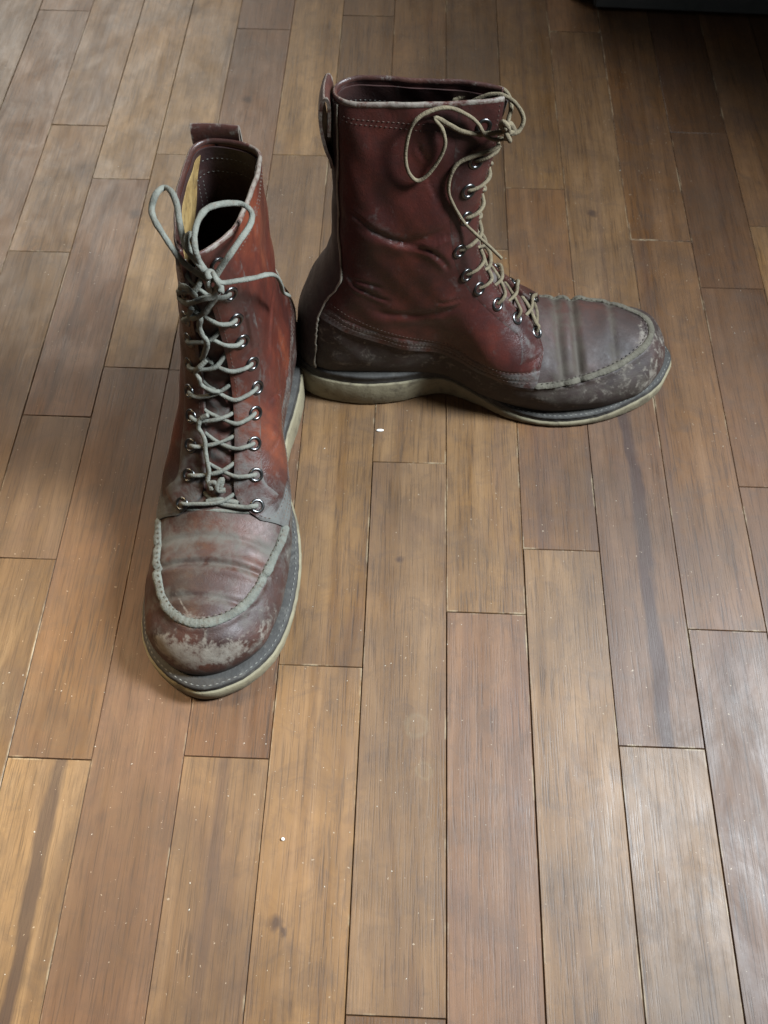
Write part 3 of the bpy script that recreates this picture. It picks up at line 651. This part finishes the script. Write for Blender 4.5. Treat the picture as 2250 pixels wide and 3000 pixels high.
    edge = np.clip(np.abs(qv[None])**4+np.exp(-(np.linspace(0, 1, len(ls))[:, None]/0.05)**2), 0, 1)
    dust = (0.28 if left else 0.10)+(0.40 if left else 0.62)*np.clip(fold, 0, 1)+0.30*edge-0.25*np.exp(-((x-26)/1.6)**2)-0.15*np.exp(-((x-23.4)/0.8)**2)
    scuff = 0.5*np.exp(-((x-27.3)/0.5)**2)*np.exp(-(y/2)**2)+0.62*np.exp(-(((x-26.2)*0.6+(y-1.6)*0.8)/0.10)**2-(((x-26.2)*0.8-(y-1.6)*0.6)/0.8)**2)*left
    shell(B, 'toe_plug', pp+N*(d+0.0)[..., None], pp+N*(d-0.16)[..., None], MV, root, False, dict(dust=np.clip(dust, 0, 1), scuff=scuff, dark=(0.2 if left else 0.25)+0*x))
    # ---- moccasin seam: a puckered bead round the plug
    e = [B.th_edge(1.0, -1)[0], B.th_edge(1.0, 1)[0]]
    th = np.linspace(-e[0]-0.02, e[1]+0.02, 420); p, n = B.surf(np.full(th.shape, 1.0), th, 0.02)
    up = n*0.55+np.array([0.0, 0, 0.8]); L = np.r_[0, np.cumsum(np.linalg.norm(np.diff(p, axis=0), axis=1))]
    puck = 1+0.035*np.sin(L*2*math.pi/0.33+1.5*np.sin(L*1.3))+0.07*np.sin(L*2.1)+0.04*np.sin(L*5.3+1)
    bead = tube(B, 'moccasin_seam', p+up*0.05, (0.31 if left else 0.26)*puck*np.clip(np.minimum(L, L[-1]-L)*3+0.4, 0, 1), M_BEAD if left else M_BEAD_R, root, 0.50, 12, up=up)
    bl = (th > -e[0]+0.03) & (th < e[1]-0.03); pb, nb = B.surf(np.full(th.shape, 1.012), th, 0.16)
    stitches(B, [(pb[bl]+np.array([-0.05, 0, 0.03]), nb[bl])], M_THREAD_D, bead, 0.42, 0.26, 0.05, 'moccasin_stitching')
    # ---- quarters, eyelet stays
    tt = np.r_[np.linspace(0.965, 1.0, 4)[:-1], np.linspace(1.0, 1.25, 46), np.linspace(1.25, 2.0, 84)[1:]]
    arcs = {}
    sew = []
    quarters = {}
    for side in (-1, 1):
        e = B.th_edge(np.clip(tt, 1.0, 2), side)
        vv = np.linspace(0, 1, 150)**1.15
        TH = side*(e[:, None]+(math.pi-0.02-e[:, None])*vv[None]); TT = np.broadcast_to(tt[:, None], TH.shape)
        p, n = B.surf(TT, TH); x, y, z = p[..., 0], p[..., 1], p[..., 2]
        edge_d = np.cumsum(np.r_[np.zeros((1, len(tt))), np.linalg.norm(np.diff(p, axis=1), axis=2).T], 0).T
        lip = -0.05*np.exp(-(edge_d/0.12)**2)
        low = (TT-1.0)*np.where(x > 3, 1, 1)
        zrel = z-B.seamz(np.clip(x, 1.5, 27))
        gro = -0.05*np.exp(-((zrel-1.0)/0.10)**2)-0.03*np.exp(-((zrel-0.35)/0.08)**2)
        off = 0.17+lip+gro*(x < 19)
        band = sstep(1.25, 0.8, zrel)*(x > 1.5)
        flex = np.exp(-((z-10.2-0.25*(x-9))/1.6)**2)*sstep(5, 11, x)
        dust = 0.40*band+(0.35 if left else 0.15)*sstep(3.0, 0.3, edge_d)*sstep(17, 9, z)+(0.22 if left else 0.08)*sstep(15.5, 18.5, x)*sstep(9.5, 6.5, z)+0.02
        dust = dust+(0.05*flex if not left else 0.14*flex)
        if side == 1 and left: dust = dust+0.05
        crk = np.zeros_like(x)
        for poly, dep, sg, sd_ in B.creases:
            if sd_ in (0, side): D_, k_ = pdist(x, z, poly); crk = crk+np.exp(-((D_)/0.25)**2)
        dust = dust+0.12*crk
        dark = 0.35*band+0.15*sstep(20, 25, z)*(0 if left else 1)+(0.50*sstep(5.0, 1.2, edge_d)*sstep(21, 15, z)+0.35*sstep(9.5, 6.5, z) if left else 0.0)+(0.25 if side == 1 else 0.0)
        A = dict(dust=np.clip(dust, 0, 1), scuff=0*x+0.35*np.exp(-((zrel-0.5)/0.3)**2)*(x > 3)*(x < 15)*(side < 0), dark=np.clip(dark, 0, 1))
        q = shell(B, 'quarter', p+n*off[..., None], p+n*(off-0.19)[..., None], MQ, root, False, A)
        quarters[side] = q
        # eyelet stay: a second layer along the lacing edge
        i0 = np.argmin(np.abs(tt-1.16)); ts = tt[i0:]; W_ = np.interp(ts, [1.16, 1.35, 1.6, 2.0], [2.2, 2.2, 2.5, 2.7])
        es = e[i0:]; e2 = []
        for k in range(len(ts)): e2.append(np.interp(W_[k], edge_d[i0+k], np.abs(TH[i0+k])))
        e2 = np.array(e2); v2 = np.linspace(0, 1, 30)
        TH2 = side*(es[:, None]+0.004+(e2-es)[:, None]*v2[None]); TT2 = np.broadcast_to(ts[:, None], TH2.shape)
        p2, n2 = B.surf(TT2, TH2); x2, z2 = p2[..., 0], p2[..., 2]
        bev = 0.045*(1-np.exp(-((1-v2[None])/0.06)**1.0))*np.ones_like(x2); bev = bev*(1-0.8*np.exp(-(v2[None]/0.05)**2))
        zz = np.linspace(0, 1, len(ts))[:, None]; bev = bev*np.clip(zz*14, 0, 1)
        A2 = dict(dust=np.clip((0.22 if left else 0.06)*sstep(17, 9, z2)+(0.20 if left else 0.10)*sstep(14, 18, x2)+(0.08 if left else 0.02)+0.2*np.exp(-((1-v2[None])/0.1)**2), 0, 1)+0*x2, scuff=0*x2, dark=0.22*np.exp(-((1-v2[None])/0.05)**2)+0*x2+(0.25 if side == 1 else 0.1)+(0.32*sstep(22, 15, z2) if left else 0.12))
        st = shell(B, 'eyelet_stay', p2+n2*(0.175+bev)[..., None], p2+n2*(0.10+0*bev)[..., None], MQ, root, False, A2)
        # thread rows: along the lacing edge, round the bottom band, below the collar
        for dist in (0.28,):
            aa = np.array([np.interp(dist, edge_d[i], np.abs(TH[i])) for i in range(len(tt))])
            pe, ne = B.surf(tt[20:], side*aa[20:], 0.235); sew.append((pe, ne))
        for tz, tlim in ((1.02, 0), (1.045, 0), (1.085, 0)):
            a0 = B.th_edge(tz, side)[0]; thr = side*np.linspace(a0+0.03, math.pi-0.35, 220)
            pe, ne = B.surf(np.full(thr.shape, tz), thr, 0.19); sew.append((pe, ne))
        thr = side*np.linspace(B.th_edge(1.955, side)[0]+0.05, math.pi-0.2, 140); pe, ne = B.surf(np.full(thr.shape, 1.955), thr, 0.19); sew.append((pe, ne))
        thr = side*np.linspace(B.th_edge(1.985, side)[0]+0.05, math.pi-0.2, 140); pe, ne = B.surf(np.full(thr.shape, 1.94), thr, 0.19); sew.append((pe, ne))
    stitches(B, sew, M_THREAD, root, 0.30, 0.20, 0.028)
    # ---- backstay
    tb = np.linspace(0.02, 1.99, 120)
    zb = np.where(tb < 1, B.zs(0.5)+(B.zm-B.zs(0.5))*tb, B.zm+(B.zc-B.zm)*(tb-1))
    wd = pchip([3, 4, 6, 8, 9.3, 10.8, 12.2, 13.3, 14.3, 15.5, 17.5, 20, 26], [1.55, 1.5, 1.45, 1.3, 1.1, 1.0, 1.1, 1.1, 0.75, 0.5, 0.38, 0.33, 0.30])(zb)
    eb = []
    tha = np.linspace(math.pi, math.pi*0.3, 200)
    for k in range(len(tb)):
        q = B.base(np.full(tha.shape, tb[k]), tha); dx = q[:, 0]-B.xb(q[:, 2]); eb.append(tha[min(np.argmax(dx > wd[k]), 199)])
    eb = np.array(eb); v = np.linspace(-1, 1, 41)
    TH = math.pi+(math.pi-eb)[:, None]*v[None]*-1.0; TH = np.where(TH > math.pi, TH-2*math.pi, TH)
    p, n = B.surf(np.broadcast_to(tb[:, None], TH.shape), TH)
    n[:, 20] = (n[:, 19]+n[:, 21])/2; p[:, 20] = (p[:, 19]+p[:, 21])/2
    x, z = p[..., 0], p[..., 2]
    shell(B, 'backstay', p+n*0.30, p+n*0.10, MV, root, False, dict(dust=np.clip(0.25+0.3*sstep(8, 4, z), 0, 1), scuff=0*x, dark=0.62+0*x))
    for col in (0, 40):
        pe = p[:, col]+n[:, col]*0.24; k = (tb > 0.05)
        tube(B, 'cut_edge', pe[k], 0.075, M_EDGE, root, 1.0, 6, jitter=0.25, seed=seed)
    # ---- lining and tongue
    tl = np.linspace(1.0, 1.985, 60); a1 = B.th_edge(tl, -1)+0.10; a2 = B.th_edge(tl, 1)+0.10
    s_ = np.linspace(0, 1, 120); TH = (a1[:, None]+(2*math.pi-a1-a2)[:, None]*s_[None]); TH = -TH; TH = np.where(TH < -math.pi, TH+2*math.pi, TH)
    p, n = B.surf(np.broadcast_to(tl[:, None], TH.shape), TH)
    li = shell(B, 'lining', p-n*0.04, p-n*0.14, M_LINING, root, False, dict(dust=0.05+0*p[..., 0], scuff=0*p[..., 0], dark=0.2+0*p[..., 0]))
    lst = []
    for tz in (1.93, 1.86):
        thr = np.linspace(math.pi-1.3, math.pi+1.3, 160); thr = np.where(thr > math.pi, thr-2*math.pi, thr); pe, ne = B.surf(np.full(thr.shape, tz), thr, -0.15); lst.append((pe, -ne))
    for tw in (-0.45, 0.45, 0.6):
        tv = np.linspace(1.4, 1.85, 80); a_ = math.pi-abs(tw) if tw > 0 else -math.pi+abs(tw); pe, ne = B.surf(tv, np.full(tv.shape, a_), -0.15); lst.append((pe, -ne))
    stitches(B, lst, M_THREAD_W, li, 0.30, 0.20, 0.03, 'lining_stitching')
    ls2 = np.linspace(lthroat-1.6, B.ltot-(0.3 if not left else 1.2), 120); fr = np.stack(B.fpt(ls2), 1); tg = np.gradient(fr, axis=0); tg /= np.linalg.norm(tg, axis=1, keepdims=True)
    nn = np.stack([tg[:, 1], -tg[:, 0]], 1); nn *= np.sign(nn[:, 0:1]*2+nn[:, 1:2])
    q = np.linspace(-1, 1, 41); gw = 1.9; D = 0.62*q[None]**2*np.ones((120, 1)); XZ = fr[:, None]-nn[:, None]*(D+0.10)[..., None]
    wr = 0.10*np.sin(ls2*2.3+1)[:, None]*np.cos(q*4)[None]+0.06*np.sin(ls2*5.1)[:, None]*np.sin(q*5+1)[None]
    Y = q[None]*np.interp(ls2, [ls2[0], ls2[60], ls2[-1]], [2.0, 1.7, 0.55])[:, None]
    yc_ = B.yc(XZ[..., 0])*(1-sstep(7, 12, XZ[..., 1]))+B.ysh(XZ[..., 1])*sstep(6, 14, XZ[..., 1])
    pp = np.stack([XZ[..., 0]+nn[:, 0:1]*wr, yc_+Y, XZ[..., 1]+nn[:, 1:2]*wr], -1); N = normals(pp); N *= np.sign(N[60, 20, 0])
    xx = pp[..., 0]
    shell(B, 'tongue', pp, pp-N*0.14, M_TONGUE, root, False, dict(dust=np.clip(0.30+0.25*(wr > 0.04), 0, 1)+0*xx, scuff=0*xx, dark=0.35*np.abs(q[None])**2+0*xx))
    if left:
        tl = np.linspace(1.30, 1.965, 50); fr_ = np.linspace(0, 1, 30)
        a0 = B.th_edge(tl, 1)+0.25; a1 = np.interp(tl, [1.30, 1.5, 1.65, 1.8, 1.965], [1.4, 1.65, 1.95, 2.35, 2.72])
        TH = a0[:, None]+(a1-a0)[:, None]*fr_[None]; p, n = B.surf(np.broadcast_to(tl[:, None], TH.shape), TH)
        w = 0.06*np.sin(fr_*9)[None]*np.sin(tl*30)[:, None]
        shell(B, 'side_lining', p-n*(0.15+0.5*w)[..., None], p-n*(0.19+0.5*w)[..., None], M_GOLD, root)
    # ---- collar binding and pull loop
    a1 = B.th_edge(2.0, -1)[0]; a2 = B.th_edge(2.0, 1)[0]
    th = np.linspace(a1+0.01, 2*math.pi-a2-0.01, 260); th = -th; th = np.where(th < -math.pi, th+2*math.pi, th)
    p, n = B.surf(np.full(th.shape, 2.0), th, 0.09)
    wz = 0.05*np.sin(np.linspace(0, 30, 260))
    up = np.tile([0, 0, 1.0], (260, 1))
    cb = tube(B, 'collar_binding', p+np.c_[0*wz, 0*wz, wz*0.5+0.02], 0.135, M_BINDING, root, 1.5, 12, up=up, jitter=0.06, seed=seed,
         at=dict(scuff=np.where(th < 0, 0.66, 0.20)*np.clip(np.abs(np.sin(th))*2, 0, 1), dust=np.where(th < 0, 0.15, 0.05), dark=np.where(th < 0, 0.0, 0.3)))
    dz = B.zc-25.2-(0.0 if left else 0.45); yl = float(B.ysh(B.zc))*0.8
    path = spline([(3.52, 21.2+dz), (3.42, 21.8+dz), (3.15, 22.7+dz), (2.95, 24.3+dz), (3.05, 25.5+dz), (3.25, 26.0+dz), (3.5, 26.12+dz), (3.68, 25.8+dz), (3.72, 25.1+dz), (3.62, 23.5+dz)], 60)
    tg = np.gradient(path, axis=0); tg /= np.linalg.norm(tg, axis=1, keepdims=True); nr = np.stack([-tg[:, 1], tg[:, 0]], 1)
    q = np.linspace(-1, 1, 15); hw = 1.45 if left else 1.2
    bow = 0.10*q[None]**2
    g = np.stack([path[:, None, 0]+bow+0*q[None], yl+hw*q[None]+0*path[:, :1], path[:, None, 1]+0*q[None]], -1)
    g2 = g-np.stack([nr[:, 0], 0*nr[:, 0], nr[:, 1]], 1)[:, None]*0.20
    edq = np.abs(q)[None]**8+0*g[..., 0]
    shell(B, 'pull_loop', g, g2, M_BINDING, root, False, dict(dust=0.06+0*edq, scuff=0.22+0.45*edq, dark=0*edq))
    # ---- eyelets
    prof = [(0.51, -0.02), (0.52, 0.04), (0.48, 0.09), (0.40, 0.115), (0.32, 0.085), (0.28, 0.0), (0.27, -0.10)]
    k = 20; V = [(r*math.cos(2*math.pi*j/k)*0.01, r*math.sin(2*math.pi*j/k)*0.01, z*0.01) for r, z in prof for j in range(k)]
    F = grid_faces(len(prof), k, True); F.append(tuple((len(prof)-1)*k+j for j in range(k)))
    eme = bpy.data.meshes.new('eyelet'); eme.from_pydata(V, [], F); eme.polygons.foreach_set('use_smooth', [True]*len(F)); eme.materials.append(M_METAL); eme.materials.append(M_HOLE)
    eme.polygons[len(F)-1].material_index = 1; eme.update()
    ring = {}
    for i, (t_, h_) in enumerate(eyes):
        for side in (-1, 1):
            a = abs(h_)
            if side == 1:
                # medial row: same distance from its lacing edge
                el = B.th_edge(t_, -1)[0]; er = B.th_edge(t_, 1)[0]; a = er+(a-el)*(0.72 if left else 1.0)
            p, n = B.surf(t_, side*a, 0.20)
            o = link(bpy.data.objects.new('eyelet', eme), root)
            nv = Vector((n[0], n[1]*m, n[2])); o.location = loc3(B, p); o.rotation_euler = nv.to_track_quat('Z', 'Y').to_euler()
            ring[i, side] = (p, n)
    # ---- lacing: each end leaves an eyelet on top, crosses and dives under the opposite edge
    lc = []
    def edge_pt(t_, side, off):
        a = B.th_edge(t_, side)[0]; return B.surf(t_, side*(a+0.01), off)[0]
    for i in range(9):
        for side in (-1, 1):
            p, n = ring[i, side]; q, n2 = ring[i+1, -side]
            tm = 0.55*eyes[i][0]+0.45*eyes[i+1][0]
            c = 0.5*(edge_pt(tm, -1, 0.0)+edge_pt(tm, 1, 0.0)); nc = (n+n2)/2; nc /= np.linalg.norm(nc)
            e1 = edge_pt(eyes[i][0]+0.3*(eyes[i+1][0]-eyes[i][0]), side, 0.40); e2 = edge_pt(eyes[i][0]+0.75*(eyes[i+1][0]-eyes[i][0]), -side, -0.02)
            h = 0.16 if side == -1 else 0.42
            j = rs.randn(3)*0.06
            pts = [p-n*0.25, p-n*0.02+(e1-p)*0.04, p+n*0.17+(e1-p)*0.25, p+n*0.26+(e1-p)*0.55, e1+j*0.4, c+nc*h+j, e2-n2*0.02, e2+(q-e2)*0.5-n2*0.20, q-n2*0.3]
            lc.append(tube(B, 'lace', pts, 0.178 if left else 0.155, lace_mat, root, 0.82, 8, 46, jitter=0.13, seed=seed+i*2+side))
    (p, n), (q, n2) = ring[0, -1], ring[0, 1]
    e1, e2 = edge_pt(eyes[0][0], -1, 0.0), edge_pt(eyes[0][0], 1, 0.0)
    lc.append(tube(B, 'lace', [p-n*0.3, p-n*0.2+(e1-p)*0.5, e1-n*0.02, (e1+e2)/2+(n+n2)*0.14, e2-n2*0.02, q-n2*0.2+(e2-q)*0.5, q-n2*0.3], 0.178 if left else 0.155, lace_mat, root, 0.8, 8, 40))
    for kname, pts in strands.items():
        if 'knot' not in kname and 'loop' not in kname and 'end' not in kname:
            lc.append(tube(B, 'lace', pts, 0.178 if left else 0.155, lace_mat, root, 0.82, 8, 12*len(pts), jitter=0.13, seed=len(pts)))
    join_tubes('lace', lc, root)
    bow_ = []
    for kname, pts in strands.items():
        if 'loop' in kname: tube(B, 'bow_loop', pts, 0.178 if left else 0.155, lace_mat, root, 0.78, 8, 10*len(pts), jitter=0.12, seed=3)
        elif 'end' in kname: tube(B, 'lace_end', pts, 0.16, lace_mat, root, 0.7, 8, 10*len(pts), jitter=0.12, seed=4)
        elif 'knot' in kname: tube(B, 'knot', pts, 0.19, lace_mat, root, 0.85, 8, 10*len(pts), jitter=0.06, seed=5)
    return root

EYES_R = [(1.313, -0.364), (1.388, -0.418), (1.454, -0.562), (1.519, -0.688), (1.574, -0.787), (1.654, -0.804), (1.739, -0.643), (1.81, -0.733), (1.875, -0.715), (1.95, -0.724)]
EYES_L = [(1.258, -0.589), (1.353, -0.508), (1.424, -0.58), (1.489, -0.688), (1.544, -0.778), (1.624, -0.697), (1.709, -0.562), (1.779, -0.526), (1.865, -0.553), (1.955, -0.526)]
STRANDS_R = {'loop_a': [(14.44, -0.72, 23.27), (13.66, -1.05, 23.4), (13.03, -1.13, 23.76), (12.53, -1.03, 24.47), (11.8, -0.99, 25.02), (10.73, -0.99, 25.41), (9.66, -1.22, 25.31), (8.84, -1.55, 24.91), (8.45, -1.72, 24.0), (8.31, -1.97, 22.78), (8.5, -2.13, 21.81), (9.0, -2.17, 21.18), (9.51, -2.1, 21.3), (10.06, -1.94, 21.95), (10.51, -1.78, 22.8), (10.67, -1.62, 23.58), (10.41, -1.38, 24.33), (9.96, -1.24, 24.82), (10.18, -1.17, 24.81), (10.86, -1.15, 24.39), (11.66, -1.13, 23.95), (12.64, -1.04, 23.75), (13.77, -0.98, 23.83), (14.3, -0.84, 23.9)],
    'end': [(14.08, -0.87, 22.88), (13.5, -1.12, 22.67), (12.27, -1.45, 22.39), (11.55, -1.64, 22.07), (11.17, -1.88, 21.47), (11.06, -2.12, 20.53), (11.38, -2.29, 19.61), (12.21, -2.26, 18.1), (13.18, -2.4, 17.12), (14.15, -2.6, 16.29), (14.97, -2.7, 15.46)],
    'loop_b': [(14.5, -1.1, 23.8), (15.07, -0.81, 23.88), (15.28, -0.4, 24.41), (14.79, 0.07, 25.01), (14.05, 0.43, 25.28), (13.26, 0.67, 25.17), (12.27, 0.86, 24.56), (11.97, 1.0, 24.27)],
    'loop_c': [(11.73, 1.2, 24.17), (11.15, 1.39, 24.2), (12.1, 1.5, 24.65), (13.3, 1.5, 25.0), (14.01, 1.25, 25.15), (14.44, 0.88, 24.84), (14.54, 0.25, 24.56), (14.4, -0.34, 24.16), (14.47, -0.9, 24.02)],
    'knot': [(14.31, -1.3, 23.66), (14.32, -1.58, 24.52), (14.01, -1.7, 25.05), (13.93, -1.2, 24.5), (14.24, -1.12, 23.99), (14.48, -1.68, 23.86), (14.26, -1.63, 24.28), (14.7, -1.19, 24.15), (14.37, -1.41, 24.76), (14.05, -1.8, 24.67)]}
STRANDS_L = {'loop_a': [(14.23, -1.11, 22.48), (14.04, -0.1, 23.19), (13.84, 0.46, 23.82), (13.21, 1.13, 24.52), (12.37, 1.77, 24.93), (11.59, 2.03, 25.03), (10.94, 1.81, 25.44), (10.29, 1.51, 25.3), (10.92, 0.96, 25.55), (11.55, 0.62, 25.24), (12.34, 0.43, 24.82), (13.19, 0.14, 24.39), (13.86, -0.2, 24.22), (14.19, -0.67, 23.72), (14.52, -1.2, 23.14)],
    'loop_b': [(14.32, -1.15, 23.02), (14.2, -0.8, 23.74), (14.08, -0.68, 24.62), (13.52, -0.66, 25.16), (12.75, -0.79, 25.42), (12.01, -1.13, 25.5), (11.35, -1.75, 25.28), (10.69, -2.48, 24.8), (10.89, -3.08, 24.72), (11.1, -3.29, 24.35), (11.89, -3.23, 24.31), (12.97, -2.86, 24.29), (13.78, -2.36, 23.94), (14.05, -1.86, 23.32), (14.32, -1.41, 22.68)],
    'loop_c': [(14.13, -1.05, 22.99), (13.98, -0.61, 23.6), (13.83, -0.25, 24.19), (13.45, -0.11, 24.65), (12.85, -0.2, 24.51), (12.25, 0.03, 23.45)],
    'end': [(14.52, -1.46, 22.8), (14.21, -1.86, 22.33), (13.89, -2.51, 22.19), (13.42, -3.41, 22.0), (12.65, -4.05, 21.54), (11.89, -4.34, 20.67), (11.14, -4.4, 19.29), (10.39, -4.31, 17.82), (9.64, -4.5, 16.74)],
    'knot': [(15.02, -1.38, 23.39), (14.62, -1.2, 23.41), (14.22, -1.34, 23.11), (15.01, -1.75, 23.31), (14.61, -1.6, 22.37), (14.23, -1.1, 21.67), (15.02, -1.25, 22.94), (14.62, -1.46, 23.07), (14.21, -1.65, 22.23), (15.01, -1.87, 22.44)],
    'wrap_a': [(13.77, -1.29, 21.29), (13.92, -0.99, 20.86), (14.08, -0.41, 20.83), (13.84, 0.52, 20.16), (13.01, 1.27, 19.48), (12.53, 1.48, 19.43), (13.63, 0.75, 21.29), (14.18, 0.22, 21.65), (14.02, -0.02, 20.97)],
    'wrap_b': [(13.7, -1.21, 20.74), (13.88, -0.63, 20.02), (13.92, -0.16, 19.45), (13.72, 0.44, 18.81), (13.47, 0.83, 18.72), (13.59, 0.53, 19.49)],
    'twist_a': [(15.45, 0.61, 11.52), (15.54, 1.14, 11.12), (15.83, 1.33, 10.58), (16.11, 1.1, 10.34), (16.45, 0.91, 10.02), (16.95, 0.86, 9.53), (17.47, 0.75, 9.05), (17.97, 0.62, 8.56), (18.42, 0.7, 8.08), (18.85, 0.36, 7.72)],
    'twist_e': [(13.08, 0.74, 18.87), (13.8, 0.1, 18.93), (13.84, 0.26, 18.26), (13.94, 0.18, 17.58), (13.96, 0.02, 17.18), (13.91, 0.08, 16.53), (13.85, 0.33, 15.86), (13.56, 0.73, 14.78)],
    'twist_f': [(13.77, 0.37, 15.04), (14.04, 0.86, 14.61), (13.98, 1.21, 14.02), (14.26, 0.99, 13.77), (14.39, 0.89, 13.26), (14.57, 0.27, 12.94), (14.41, -0.14, 12.71)],
    'knot_low': [(18.81, 0.46, 7.69), (18.57, 0.56, 8.02), (18.58, 0.17, 8.18), (18.79, -0.09, 7.84), (18.35, -0.29, 8.34), (18.68, 0.03, 8.09), (18.89, -0.05, 7.75), (18.79, -0.47, 7.68)],
    'bar': [(19.27, 0.88, 6.87), (19.12, 0.18, 6.97), (19.14, -0.56, 6.87), (19.13, -1.27, 6.73)]}
build_boot('left', LEFT, 'red-brown leather boot pointing its scuffed toe at the viewer, collar open', EYES_L, STRANDS_L, M_LACE, 7)
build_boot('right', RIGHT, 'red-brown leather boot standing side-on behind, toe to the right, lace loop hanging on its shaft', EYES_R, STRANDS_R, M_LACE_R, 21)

# ------------------------------------------------------------------ small things on the floor
def grain(name, loc, r, label, cat, mat, rz=0.0):
    bm = bmesh.new(); bmesh.ops.create_uvsphere(bm, u_segments=12, v_segments=8, radius=1.0)
    rg = random.Random(int(loc[0]*1e4))
    for v in bm.verts:
        v.co.x *= r[0]*(1+0.1*rg.uniform(-1, 1)); v.co.y *= r[1]; v.co.z *= r[2]
    me = bpy.data.meshes.new(name); bm.to_mesh(me); bm.free(); me.materials.append(mat)
    for p in me.polygons: p.use_smooth = True
    o = link(bpy.data.objects.new(name, me)); o.location = loc; o.rotation_euler = (0, 0, rz); tag(o, label, cat); return o
grain('rice_grain', (-0.0143, 0.4125, 0.0012), (0.0031, 0.0011, 0.0010), 'white rice grain lying on the floor between the two boots', 'rice grain', M_GRAIN, 0.05)
grain('crumb', (-0.0633, 0.0983, 0.0012), (0.0012, 0.0010, 0.0008), 'tiny white crumb on the boards in front of the left boot', 'crumb', M_GRAIN)


# grit and lint scattered on the boards
gv, gf = [], []; rg = random.Random(5)
for i in range(260):
    x, y = rg.uniform(-0.36, 0.36), rg.uniform(0.0, 0.95)
    if i < 110: x, y = rg.gauss(-0.12, 0.12), rg.gauss(0.16, 0.07)
    if (-0.19 < x < -0.06 and 0.17 < y < 0.52) or (-0.10 < x < 0.24 and 0.40 < y < 0.55): continue
    r = rg.uniform(0.00015, 0.00042)*(1.5 if rg.random() < 0.06 else 1); a = rg.uniform(0, 6.28); l = r*rg.uniform(1, 2.2)
    k = len(gv); ca, sa = math.cos(a), math.sin(a)
    for px, py, pz in ((l, 0, 0), (-l, 0, 0), (0, r, 0), (0, -r, 0), (0, 0, r*0.8)): gv.append((x+px*ca-py*sa, y+px*sa+py*ca, 0.0003+pz))
    gf += [(k, k+2, k+4), (k+2, k+1, k+4), (k+1, k+3, k+4), (k+3, k, k+4)]
tag(mesh_obj('floor_grit', gv, gf, M_GRIT, None, smooth=False), 'pale grit and lint scattered over the floorboards', 'grit', kind='stuff')

# dark cabinet standing at the far right, only its foot in view
def box(name, lo, hi, mat, parent, bev=0.002):
    bm = bmesh.new(); bmesh.ops.create_cube(bm, size=1.0)
    for v in bm.verts: v.co = Vector([(lo[i]+hi[i])/2+v.co[i]*(hi[i]-lo[i]) for i in range(3)])
    bmesh.ops.bevel(bm, geom=bm.edges[:], offset=bev, segments=2, affect='EDGES')
    me = bpy.data.meshes.new(name); bm.to_mesh(me); bm.free(); me.materials.append(mat)
    return link(bpy.data.objects.new(name, me), parent)
cab = empty('cabinet', (0.145, 1.006, 0), -0.03); tag(cab, 'black cabinet with a grey foot rail at the top right edge of the floor', 'cabinet')
box('plinth', (0.03, 0.02, 0.0), (0.85, 0.40, 0.045), M_BLACK, cab)
box('foot_rail', (0.06, -0.004, 0.004), (0.83, 0.018, 0.022), M_STEEL, cab)
box('cabinet_body', (0.0, 0.0, 0.047), (0.88, 0.42, 0.62), M_BLACK, cab)
